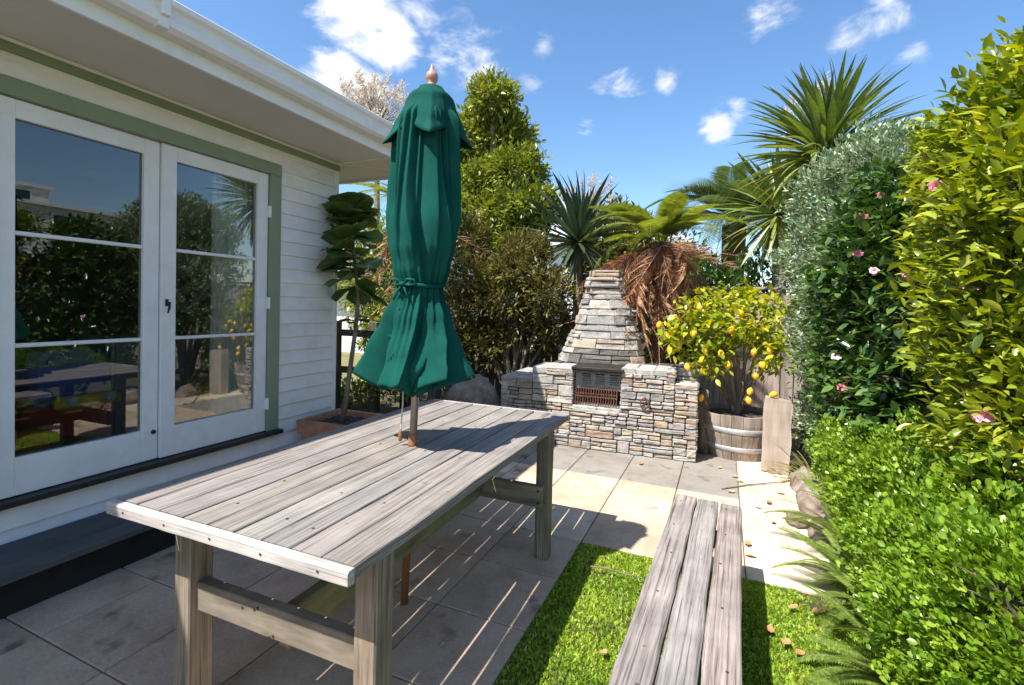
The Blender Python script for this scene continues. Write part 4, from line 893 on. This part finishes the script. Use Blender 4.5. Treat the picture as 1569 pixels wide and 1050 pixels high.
def rock(name, label, p, s, seed, rot=0, m='rock', cat='rock', **k):
    bm = bmesh.new(); bmesh.ops.create_icosphere(bm, subdivisions=4, radius=1)
    for q in bm.verts:
        d = q.co.normalized(); f = 1+.28*mnoise.noise(d*1.5+Vector((seed, 0, 0)))+.10*mnoise.noise(d*4+Vector((seed, 3, 0)))+.035*mnoise.noise(d*11); q.co = Vector((d.x*s[0]*f, d.y*s[1]*f, d.z*s[2]*f))
    b = MB(); b.bm(bm); o = b.build(name, m, smooth=True, loc=p, rot=(0, 0, rot)); return tag(o, label, cat, **k)
rock('boulder', 'rounded brown boulder at the path edge beside the grass tuft', (.69, 4.78, .03), (.13, .17, .13), 1.2)
rock('boulder', 'long dark brown rock edging the path under the fern', (.70, 4.28, .05), (.13, .24, .14), 5.1, .2)
rock('boulder', 'reddish brown rock half covered by fern fronds', (.67, 3.78, .02), (.10, .17, .10), 9.4)
rock('stone_block', 'pale rounded stone lying on the paving under the fern', (.52, 3.95, .03), (.075, .09, .05), 2.7)
rock('garden_rock', 'brown slab rock leaning beside the left end of the barbecue', (at(722, 600, 5.3).x, 5.3, .22), (.34, .2, .40), 7.7, .2)

# ------------------------------------------------------------------ ferns, palms, sword-leaved plants
def frond_mesh(name, n, length, pin, droop, m, lift=.5, vshape=.2, pw=.18, taper=.75, tip=.08, base_gap=.12, tints=(.2, .9), jag=0., seed=0, rach=.006, sweep=.55):
    """one frond: arching midrib along +Y with paired leaflets"""
    r2 = np.random.default_rng(seed); k = 14; V = []; F = []; Tn = []
    def pt(t): return np.array([0, length*(t-.12*t**3*droop), length*(lift*t-droop*t*t)])
    def add(vs, fs, tv):
        o = len(V); V.extend(vs); F.extend([tuple(i+o for i in f) for f in fs]); Tn.extend([tv]*len(vs))
    for i in range(k):
        a, c = pt(i/k), pt((i+1)/k); w0, w1 = rach*(1-.8*i/k), rach*(1-.8*(i+1)/k)
        add([a+[-w0, 0, 0], a+[w0, 0, 0], c+[w1, 0, 0], c+[-w1, 0, 0], a+[0, 0, w0], c+[0, 0, w1]], [(0, 4, 5, 3), (4, 1, 2, 5)], .95)
    for i in range(n):
        t = base_gap+(1-base_gap)*i/n; p = pt(t); q = pt(min(t+.02, 1.0)); tg = (q-p)/max(np.linalg.norm(q-p), 1e-6)
        ll = length*pin*(math.sin(math.pi*min(1, (t**.75)*.86+.10))**taper)*(1-.0*t)+length*tip*.2
        for s_ in (-1, 1):
            d = np.array([s_*1., .0, 0])+tg*(sweep+.5*t*(sweep > .3))+np.array([0, 0, vshape-.25*r2.random()*jag]); d /= np.linalg.norm(d); l2 = ll*(1+.15*(r2.random()-.5)+jag*(r2.random()-.5))
            sd_ = np.cross(d, [0, 0, 1.]); sd_ /= np.linalg.norm(sd_); w_ = l2*pw*.5 if pw > .05 else length*pw*.25
            e = p+d*l2*.5+np.array([0, 0, -.02*l2]); tipp = p+d*l2+np.array([0, 0, -.22*l2*(.6+jag)])
            add([p-sd_*w_*.5, p+sd_*w_*.5, e+sd_*w_, tipp, e-sd_*w_], [(0, 1, 2, 4), (4, 2, 3)], float(tints[0]+(tints[1]-tints[0])*r2.random()))
    me = bpy.data.meshes.new(name); me.from_pydata([tuple(v) for v in V], [], F); a = me.attributes.new('tint', 'FLOAT', 'POINT'); a.data.foreach_set('value', np.array(Tn, np.float32)); me.materials.append(MATS[m]); return me
def rosette(parent, meshes, centre, n, el0, el1, sc0, sc1, name='frond', az=None, jitter=.3, roll=.25):
    for i in range(n):
        a = (az[0]+(az[1]-az[0])*(i+.5)/n if az else 2*math.pi*i/n)+rnd(-jitter, jitter); e = rnd(el0, el1); me = random.choice(meshes); s_ = rnd(sc0, sc1)
        link(name, me, None, parent, loc=centre).matrix_local = Matrix.Translation(centre) @ Matrix.Rotation(a-math.pi/2, 4, 'Z') @ Matrix.Rotation(e, 4, 'X') @ Matrix.Rotation(rnd(-roll, roll), 4, 'Y') @ Matrix.Scale(s_, 4)
TF = [frond_mesh('frond', 52, 1.0, .145, .50+.14*k, 'lf_treefern', .42, .06, .13, seed=k, sweep=.3) for k in range(4)]
DF = [frond_mesh('dead_frond', 34, 1.0, .12, .75+.3*k, 'lf_dead', .05, -.5, .15, jag=1.6, seed=10+k) for k in range(4)]
def tree_fern(label, top, base_z, n, nd, size, dead=.9, az=None, trunk_r=.10):
    f = thing('tree_fern', label, 'tree fern', (top[0], top[1], base_z)); h = top[2]-base_z; b = MB(); b.tube([(0, 0, 0), (.02, 0, h*.5), (0, 0, h)], [trunk_r*1.15, trunk_r, trunk_r*.9], 12); b.build('trunk', 'fibre', f, smooth=True)
    rosette(f, TF, Vector((0, 0, h)), n, .05, .75, size*.8, size*1.1, az=az); rosette(f, DF, Vector((0, 0, h-.06)), nd, -1.25, .05, size*dead*.5, size*dead*1.1, 'dead_frond', roll=1.4, jitter=.6)
    return f
tree_fern('tree fern with a hanging skirt of dead brown fronds behind the chimney', at(1012, 372, 6.35), -.06, 24, 105, 1.12, .88)
tree_fern('tree fern half hidden behind the green umbrella beside the house', at(628, 318, 5.7), -.06, 15, 26, 1.05, .9, trunk_r=.08)
LF = [frond_mesh('frond', 40, 1.0, .30, .62+.1*k, 'lf_palm', .62, .28, .055, tip=.3, taper=.5, seed=30+k, rach=.012) for k in range(3)]
pm_ = thing('date_palm', 'feathery date palm standing behind the tree fern', 'palm', (*at(1125, 345, 9.5)[:2], -.06)); hz = at(1125, 345, 9.5).z+.06
b = MB(); b.tube([(0, 0, 0), (0, .05, hz*.5), (0, 0, hz)], [.22, .18, .2], 14); b.build('trunk', 'fibre', pm_, smooth=True); rosette(pm_, LF, Vector((0, 0, hz)), 30, -.35, 1.0, 1.3, 1.75)
def sword_mesh(w_, droop, fold_, tv, seed):
    V = []; k = 8
    for i in range(k+1):
        t = i/k; ww = w_*(.55+1.2*t-1.75*t**3+.0) if t < 1 else .001; ww = max(ww, .001); z = -droop*t**2.4; y = t-.12*droop*t**3
        V += [(-ww, y, z+fold_*ww), (0, y, z), (ww, y, z+fold_*ww)]
    F = [f for i in range(k) for f in ((i*3, i*3+1, i*3+4, i*3+3), (i*3+1, i*3+2, i*3+5, i*3+4))]; me = bpy.data.meshes.new('leaf'); me.from_pydata(V, [], F); me.polygons.foreach_set('use_smooth', [True]*len(F))
    a = me.attributes.new('tint', 'FLOAT', 'POINT'); a.data.foreach_set('value', [tv]*len(V)); return me
def sword_plant(name, label, cat, base, head, n, ln, w_, m, el=(-.7, 1.45), trunk_r=.07, az=None):
    f = thing(name, label, cat, base); h = Vector(head)-Vector(base); b = MB(); b.tube([(0, 0, -.02), h*.5+Vector((.03, 0, 0)), h], [trunk_r*1.2, trunk_r, trunk_r*.8], 10); b.build('trunk', 'bark', f, smooth=True)
    M_ = [sword_mesh(w_*rnd(.8, 1.2), rnd(.02, .32), .5, (k+.5)/10, k) for k in range(10)]
    for q in M_: q.materials.append(MATS[m])
    for i in range(n):
        t = (i+.5)/n; e = el[0]+(el[1]-el[0])*t**.8+rnd(-.12, .12); a = i*2.39996+rnd(-.2, .2)
        me = M_[min(9, max(0, int((.75-.5*t+rnd(-.3, .3))*10)))] if e > -.2 else random.choice(M_[6:])
        d = (math.cos(a)*math.cos(e), math.sin(a)*math.cos(e), math.sin(e)); place_leaf(me, f, h+Vector(d)*.03, d, ln*rnd(.8, 1.08)*(1 if e > -.3 else .85), rnd(-.5, .5))
    return f
p = at(885, 372, 6.9); sword_plant('yucca', 'dark spiky yucca standing behind the chimney', 'yucca', (p.x, p.y, -.06), p, 100, .98, .042, 'lf_yucca', (-.9, 1.5), .07)
p = at(1262, 240, 6.3); sword_plant('cabbage_tree', 'big cabbage tree head of long sword leaves above the hedge', 'cabbage tree', (p.x, p.y, -.06), p, 300, .96, .034, 'lf_sword', (-1.15, 1.5), .11)
p = at(1195, 330, 7.6); sword_plant('cabbage_tree', 'smaller dark cabbage tree drooping beside the date palm', 'cabbage tree', (p.x, p.y, -.06), p, 120, 1.0, .036, 'lf_sword', (-1.3, 1.2), .10)

# ------------------------------------------------------------------ trees and shrubs
def bush(name, label, cat, base, ells, nclump, per, ln, tpl, m, spread=.06, shell=.3, out=.7, upb=.25, rand=.7, big=0, stem_n=50, r0=.03, lvar=.3, trunkpart='stems', twig_r=.004, group=None, tshift=0.):
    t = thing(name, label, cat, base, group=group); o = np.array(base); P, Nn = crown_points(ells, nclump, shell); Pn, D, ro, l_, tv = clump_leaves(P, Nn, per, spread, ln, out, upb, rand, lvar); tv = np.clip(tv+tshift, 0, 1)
    if big: split_leaves(t, Pn-o, D, ro, l_, tv, tpl, m, big)
    else: link('foliage', leaves_mesh('foliage', Pn-o, D, ro, l_, tpl, m, tv), None, t)
    b = MB(); cs = [np.array(e[0])-o for e in ells]; stems(b, (0, 0, -.02), [tuple(c) for c in cs], r0, r0*.45, 7)
    idx = rng.choice(len(P), min(stem_n, len(P)), replace=False)
    for i in idx:
        q = P[i]-o; c = min(cs, key=lambda c: np.linalg.norm(c-q)); stems(b, tuple(c), [tuple(q)], r0*.35, twig_r, 4)
    b.build(trunkpart, 'bark', t); return t, P, Nn
# tall bright tree beyond the fence: narrow crown of stacked clumps
tb_ = at(765, 480, 8.2); ells = []
for (px, py, rx, rz) in [(757, 150, .44, .40), (752, 185, .56, .42), (720, 205, .4, .35), (775, 215, .62, .5), (735, 225, .55, .5), (790, 265, .62, .48), (745, 280, .7, .5), (810, 320, .6, .42), (765, 335, .75, .45), (715, 320, .5, .5), (800, 365, .45, .32), (740, 375, .6, .35), (700, 250, .35, .6)]:
    ells.append((at(px, py, 8.2+rnd(-.3, .3)), (rx*.92, rx*.92, rz*.85)))
bush('pittosporum_tree', 'tall dense green tree with a pointed crown beyond the fence', 'tree', (tb_.x, 8.2, -.06), ells, 2500, 15, .115, T_kite(.19, .04), 'lf_tree', .07, .34, .9, .15, .75, stem_n=120, r0=.11, trunkpart='trunk', twig_r=.008)
# bronze-green shrub in front of the fence, left of the chimney
bb_ = at(790, 520, 6.3); ells = [(at(px, py, Y), r) for (px, py, Y, r) in [(800, 420, 6.3, (.5, .4, .36)), (840, 450, 6.2, (.36, .35, .3)), (770, 455, 6.3, (.45, .4, .35)), (730, 430, 6.4, (.4, .4, .4)), (800, 385, 6.4, (.4, .35, .25)), (705, 480, 6.3, (.4, .35, .35)), (720, 370, 6.5, (.3, .3, .4)), (790, 500, 6.4, (.45, .3, .28)), (845, 500, 6.35, (.25, .25, .28)), (740, 520, 6.4, (.4, .3, .3))]]
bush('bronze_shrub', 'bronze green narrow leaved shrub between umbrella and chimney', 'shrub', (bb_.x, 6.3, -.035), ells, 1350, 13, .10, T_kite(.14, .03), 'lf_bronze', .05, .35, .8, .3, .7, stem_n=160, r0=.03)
# planting along the fence foot; the dark shrub's tint is lowered to paint shade
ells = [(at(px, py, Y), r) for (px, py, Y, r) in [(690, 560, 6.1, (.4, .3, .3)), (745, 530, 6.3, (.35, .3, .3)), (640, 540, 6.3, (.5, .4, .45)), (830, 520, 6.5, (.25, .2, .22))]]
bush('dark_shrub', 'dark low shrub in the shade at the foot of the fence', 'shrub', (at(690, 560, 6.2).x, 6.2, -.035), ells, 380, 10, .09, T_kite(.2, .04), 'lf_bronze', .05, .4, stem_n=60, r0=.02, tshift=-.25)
ells = [(at(px, py, Y), r) for (px, py, Y, r) in [(540, 600, 5.6, (.3, .25, .16)), (590, 590, 5.4, (.3, .25, .2)), (570, 520, 5.9, (.16, .2, .22))]]
bush('hedge_plant', 'light leafy shrub behind the terracotta planter', 'shrub', (at(560, 600, 5.6).x, 5.6, -.035), ells, 260, 9, .07, T_fold(.22, .05, .12), 'lf_tree', .05, .4, stem_n=40, r0=.015)
# trees that close the view behind
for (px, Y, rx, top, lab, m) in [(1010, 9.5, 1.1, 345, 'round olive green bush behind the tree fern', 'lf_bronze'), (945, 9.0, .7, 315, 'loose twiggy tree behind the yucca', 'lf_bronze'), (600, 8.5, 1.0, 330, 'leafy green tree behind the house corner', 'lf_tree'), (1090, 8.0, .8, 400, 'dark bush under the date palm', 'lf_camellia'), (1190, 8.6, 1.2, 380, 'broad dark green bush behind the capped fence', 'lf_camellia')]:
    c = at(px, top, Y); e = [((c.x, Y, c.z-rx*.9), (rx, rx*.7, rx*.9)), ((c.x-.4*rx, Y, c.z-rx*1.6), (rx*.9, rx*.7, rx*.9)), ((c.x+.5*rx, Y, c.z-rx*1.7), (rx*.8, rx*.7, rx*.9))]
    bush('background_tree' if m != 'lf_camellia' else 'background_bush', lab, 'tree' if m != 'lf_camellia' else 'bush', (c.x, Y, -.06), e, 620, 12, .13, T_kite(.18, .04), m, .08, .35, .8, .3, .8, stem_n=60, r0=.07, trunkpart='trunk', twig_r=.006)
# pale dry flower plumes
def plumes(label, c, n, h, spread, base_z=-.06):
    t = thing('flowering_tree', label, 'tree', (c.x, c.y, base_z)); hh = c.z-base_z; b = MB(); b.tube([(0, 0, 0), (.05, 0, hh*.6), (0, 0, hh-h*.5)], [.09, .07, .04], 8); tips = []
    for i in range(n):
        a = rnd(0, 6.3); r = spread*math.sqrt(random.random()); q = Vector((r*math.cos(a), r*math.sin(a), hh+h*(rnd(-.5, .55)-.35*(r/spread)**2))); tips.append(q)
    stems(b, (0, 0, hh-h*.55), [tuple(q) for q in tips], .012, .003, 4); b.build('trunk', 'bark', t)
    T_ = np.array([list(q) for q in tips]); Pn = np.repeat(T_, 60, 0); k = len(Pn); u = rng.random((k, 1)); Pn = Pn*(1-.0*u)+rng.normal(size=(k, 3))*np.array([.07, .07, .12])*h*.5
    D = unit(k)*.8+np.array([0, 0, .7]); link('plumes', leaves_mesh('plumes', Pn, D, rng.uniform(-3, 3, k), rng.uniform(.08, .2, k)*h*.6, T_kite(.09, .02), 'lf_pale', rng.random(k)), None, t); return t
plumes('tree with dry cream coloured plumes rising above the house roof', at(578, 160, 9.0), 110, 1.15, .85)
plumes('dry pale twiggy tree behind the yucca and fern', at(905, 300, 10.5), 40, .8, .6)
plumes('pale seed heads standing behind the big cabbage tree', at(1240, 165, 7.6), 26, .8, .4)
# hedge on the right, from the far end to the near end
H = []
ells = [(at(px, py, Y), r) for (px, py, Y, r) in [(1285, 300, 5.3, (.40, .5, .36)), (1345, 262, 5.0, (.45, .5, .36)), (1250, 395, 5.3, (.34, .45, .45)), (1410, 330, 4.7, (.42, .4, .42)), (1320, 370, 4.9, (.45, .5, .5)), (1262, 530, 5.3, (.30, .4, .45)), (1300, 480, 4.9, (.4, .4, .5)), (1262, 640, 5.4, (.25, .3, .35)), (1390, 265, 5.2, (.5, .5, .4))]]
bush('silver_shrub', 'tall grey green shrub with silvery leaf tips left of the camellia', 'shrub', (1.25, 5.1, -.035), ells, 2900, 14, .050, T_kite(.20, .05), 'lf_silver', .032, .42, .8, .45, .8, stem_n=120, r0=.035)
ells = [(at(px, py, Y), r) for (px, py, Y, r) in [(1370, 400, 3.9, (.42, .45, .40)), (1330, 470, 4.1, (.32, .4, .42)), (1420, 480, 3.6, (.40, .4, .45)), (1330, 600, 4.1, (.28, .35, .40)), (1390, 590, 3.8, (.36, .35, .42)), (1290, 540, 4.5, (.18, .25, .35)), (1390, 320, 4.0, (.36, .4, .28)), (1440, 620, 3.4, (.35, .3, .35)), (1320, 680, 4.1, (.2, .25, .2))]]
cam_t, CPt, CN = bush('camellia', 'dark glossy camellia bush dotted with pink flowers', 'shrub', (1.25, 3.9, -.035), ells, 1500, 11, .075, T_fold(.24, .06, .12), 'lf_camellia', .05, .25, .75, .1, .8, big=300, stem_n=110, r0=.03)
ells = [(at(px, py, Y), r) for (px, py, Y, r) in [(1560, 210, 2.75, (.27, .4, .30)), (1515, 315, 2.9, (.26, .35, .30)), (1580, 340, 2.5, (.28, .35, .40)), (1530, 440, 2.75, (.27, .32, .34)), (1575, 520, 2.4, (.25, .32, .38)), (1540, 610, 2.45, (.21, .28, .33)), (1480, 245, 3.2, (.20, .3, .18)), (1625, 160, 2.7, (.30, .4, .34)), (1480, 520, 3.0, (.17, .22, .2)), (1600, 700, 2.2, (.22, .3, .35)), (1450, 395, 3.1, (.13, .22, .15)), (1660, 400, 2.4, (.4, .5, .7))]]
yel_t, YP, YN = bush('golden_camellia', 'sunlit yellow green broad leaved shrub towering at the near end of the hedge', 'shrub', (1.5, 2.6, -.035), ells, 1750, 11, .063, T_fold(.195, .05, .16), 'lf_yellow', .045, .38, .7, .35, .75, big=300, stem_n=160, r0=.035)
ells = [(at(px, py, Y), r) for (px, py, Y, r) in [(1340, 730, 3.3, (.26, .35, .28)), (1420, 760, 2.9, (.3, .35, .34)), (1300, 690, 3.7, (.2, .25, .2)), (1480, 850, 2.35, (.27, .34, .34)), (1400, 880, 2.5, (.22, .3, .3)), (1540, 930, 1.95, (.24, .3, .32)), (1450, 980, 2.05, (.2, .3, .28)), (1560, 800, 2.2, (.22, .3, .3)), (1350, 800, 2.95, (.18, .25, .26)), (1600, 1000, 1.75, (.26, .3, .36))]]
bush('small_leaved_shrub', 'low bright green small leaved shrub spilling over the lawn edge', 'shrub', (.95, 2.6, -.02), ells, 3900, 15, .023, T_round(.40, .06), 'lf_box', .017, .28, .7, .6, .7, stem_n=220, r0=.014, twig_r=.0018)
# flowers: a few rows of cupped petals, some past their best
def flower_mesh(seed, n=13, r=.038):
    r2 = random.Random(seed); b = MB()
    for k in range(n):
        a = k*2.4; e = .25+1.0*(k/n); L_ = r*(1-.35*k/n)*r2.uniform(.9, 1.1); d = Vector((math.cos(a)*math.cos(e), math.sin(a)*math.cos(e), math.sin(e))); s_ = Vector((-math.sin(a), math.cos(a), 0)); u_ = d.cross(s_)
        b.add([d*.002, d*L_*.55+s_*L_*.42-u_*.004, d*L_*.95+s_*L_*.3-u_*.008, d*L_*.95-s_*L_*.3-u_*.008, d*L_*.55-s_*L_*.42-u_*.004, d*L_*.5+u_*.006], [(0, 1, 5), (1, 2, 5), (2, 3, 5), (3, 4, 5), (4, 0, 5)])
    me = bpy.data.meshes.new('flower'); me.from_pydata(b.v, [], b.f); me.materials.append(MATS['petal']); me.polygons.foreach_set('use_smooth', [True]*len(me.polygons)); return me
FM = [flower_mesh(k) for k in range(3)]
def put_flowers(parent, pix, depth_ells, big=1.0):
    for (px, py, c) in pix:
        best = None; d = Vector(ray(px, py)); o0 = Vector((0, 0, CH))      # first crown surface along the view line
        for (cc, r) in depth_ells:
            cc = Vector(cc); A = sum((d[i]/r[i])**2 for i in range(3)); B = 2*sum(d[i]*(o0[i]-cc[i])/r[i]**2 for i in range(3)); C_ = sum(((o0[i]-cc[i])/r[i])**2 for i in range(3))-1.08; D_ = B*B-4*A*C_
            if D_ > 0:
                t = (-B-math.sqrt(D_))/(2*A)
                if t > 0 and (best is None or t < best): best = t
        if best is None: continue
        p = o0+d*best; f = link('flower', random.choice(FM), None, parent, color=c); q = (-d).normalized()+Vector((rnd(-.5, .5), rnd(-.5, .5), rnd(-.2, .5))); f.matrix_local = Matrix.Translation(p-parent.location) @ q.to_track_quat('Z', 'Y').to_matrix().to_4x4() @ Matrix.Scale(big*rnd(.85, 1.2), 4)
CE = [(at(px, py, Y), r) for (px, py, Y, r) in [(1370, 400, 3.9, (.42, .45, .40)), (1310, 470, 4.1, (.32, .4, .42)), (1420, 480, 3.6, (.40, .4, .45)), (1300, 600, 4.1, (.30, .35, .40)), (1370, 590, 3.8, (.36, .35, .42)), (1390, 320, 4.0, (.36, .4, .28))]]
PK, PW, OR = (1, .9, 1.0), (1.12, 1.8, 1.65), (.75, .6, .6)
put_flowers(cam_t, [(1339, 416, PW), (1314, 389, PK), (1391, 432, OR), (1322, 332, OR), (1281, 548, PW), (1350, 300, OR), (1388, 420, PK), (1290, 595, OR)], CE, .72)
put_flowers(yel_t, [(1434, 288, PK), (1478, 437, PK), (1505, 640, PK), (1484, 440, PK)], ells[:0]+[(at(px, py, Y), r) for (px, py, Y, r) in [(1480, 300, 2.9, (.32, .4, .34)), (1500, 430, 2.75, (.30, .34, .36)), (1530, 620, 2.45, (.22, .28, .36)), (1440, 250, 3.2, (.28, .3, .26)), (1420, 400, 3.1, (.16, .25, .18))]], .9)
# sword ferns along the lawn edge
SF = [frond_mesh('frond', 50, .55, .085, .35+.2*k, 'lf_fern', .7, .08, .24, taper=.45, tip=.04, base_gap=.06, seed=50+k, rach=.003, sweep=.22) for k in range(4)]
for (x, y, n, s0, lab) in [(.80, 3.55, 30, 1.1, 'sword fern arching over the brown rocks'), (.74, 2.95, 34, 1.15, 'sword fern arching over the end of the paving'), (.70, 2.35, 32, 1.1, 'sword fern spreading over the lawn edge beside the bench'), (.74, 1.85, 22, 1.05, 'sword fern at the near end of the lawn edge')]:
    f = thing('sword_fern', lab, 'fern', (x, y, -.03)); b = MB(); b.tube([(0, 0, 0), (0, 0, .04)], [.03, .02], 7); b.build('crown', 'fibre', f)
    rosette(f, SF, Vector((0, 0, .03)), n, -.1, 1.0, s0*.55, s0*1.0, az=(1.4, 5.2), jitter=.25)
# strappy grass tuft by the post
tf = thing('grass_tuft', 'strappy yellow green grass tuft beside the timber post', 'grass tuft', (.78, 4.98, -.03)); BL = [sword_mesh(.012, .25+.15*k, .4, .2+.2*k, k) for k in range(4)]
for q in BL: q.materials.append(MATS['lf_tuft'])
for i in range(46):
    a = math.pi+rnd(-1.3, 1.3) if i < 34 else rnd(0, 6.3); e = rnd(.35, 1.2); place_leaf(random.choice(BL), tf, Vector((rnd(-.04, .04), rnd(-.04, .04), 0)), (math.cos(a)*math.cos(e), math.sin(a)*math.cos(e), math.sin(e)), rnd(.35, .55), rnd(-.4, .4), 'blade')
# fallen leaves, twigs
def curl_leaf(seed):
    r2 = random.Random(seed); V = []; 
    for j in range(6):
        t = j/5; w_ = .3*math.sin(math.pi*(t*.9+.05)); 
        for i in (-1, 0, 1): V.append((i*w_, t-.5, .25*abs(i)*w_+.22*(t-.5)**2*2+r2.uniform(-.03, .03)))
    b = MB(); b.add(V, [(j*3+i, j*3+i+1, (j+1)*3+i+1, (j+1)*3+i) for j in range(5) for i in range(2)]); me = bpy.data.meshes.new('fallen_leaf'); me.from_pydata(b.v, [], b.f); me.materials.append(MATS['dead_leaf']); me.polygons.foreach_set('use_smooth', [True]*len(me.polygons)); return me
CLv = [curl_leaf(k) for k in range(4)]
spots_ = [(982, 710), (1103, 716), (1126, 730), (1134, 737), (1120, 753), (1131, 787), (1162, 777), (1178, 770), (1146, 833), (1150, 851), (1148, 699), (1210, 731), (1010, 690), (1093, 775), (1185, 800), (1196, 755), (1228, 715), (1182, 725)]
for (px, py) in spots_:
    p = atz(px, py, .012); pale = random.random() < .4
    o = link('fallen_leaf', random.choice(CLv), None, None, loc=p, rot=(rnd(-.2, .2), rnd(-.2, .2), rnd(0, 6.3)), color=tint((1.7, 1.8, 1.9) if pale else (1, 1, 1), .15)); o.scale = (rnd(.05, .075),)*3
    where = 'on the dark grey paving before the barbecue' if p.y > 4.26 and p.x < .165 else 'on the pale paving beside the boulders' if p.x > .165 else 'on the paving by the bench end'
    tag(o, ('pale dry leaf lying ' if pale else 'curled brown dead leaf lying ')+where, 'leaf', 'dead leaves scattered on the paving')
for (px, py) in [(1205, 985), (1180, 965), (1225, 1000), (1250, 935), (925, 1000), (1215, 930)]:
    p = atz(px, py, .025); tag(link('fallen_leaf', random.choice(CLv), None, None, loc=p, rot=(rnd(-.3, .3), rnd(-.3, .3), rnd(0, 6.3)), color=tint((1.2, 1.1, 1.0), .2)), 'small dead leaf lying in the lawn grass', 'leaf', 'dead leaves on the lawn').scale = (rnd(.04, .06),)*3
def twig(label, pts, r):
    b = MB(); b.tube(pts, [r, r*.9, r*.8, r*.5][:len(pts)], 6); return tag(b.build('twig', 'bark'), label, 'twig')
p0, p1 = atz(1106, 749, .008), atz(1212, 737, .008); twig('thin brown twig lying across the paving', [p0, p0.lerp(p1, .35)+Vector((0, .015, .004)), p0.lerp(p1, .7)+Vector((0, -.01, .006)), p1], .007)
p0, p1 = atz(905, 868, .03), atz(985, 886, .03); twig('pale dry stalk lying on the lawn beside the bench', [p0, p0.lerp(p1, .3)+Vector((0, .01, .004)), p0.lerp(p1, .7)+Vector((0, -.008, .004)), p1], .005)
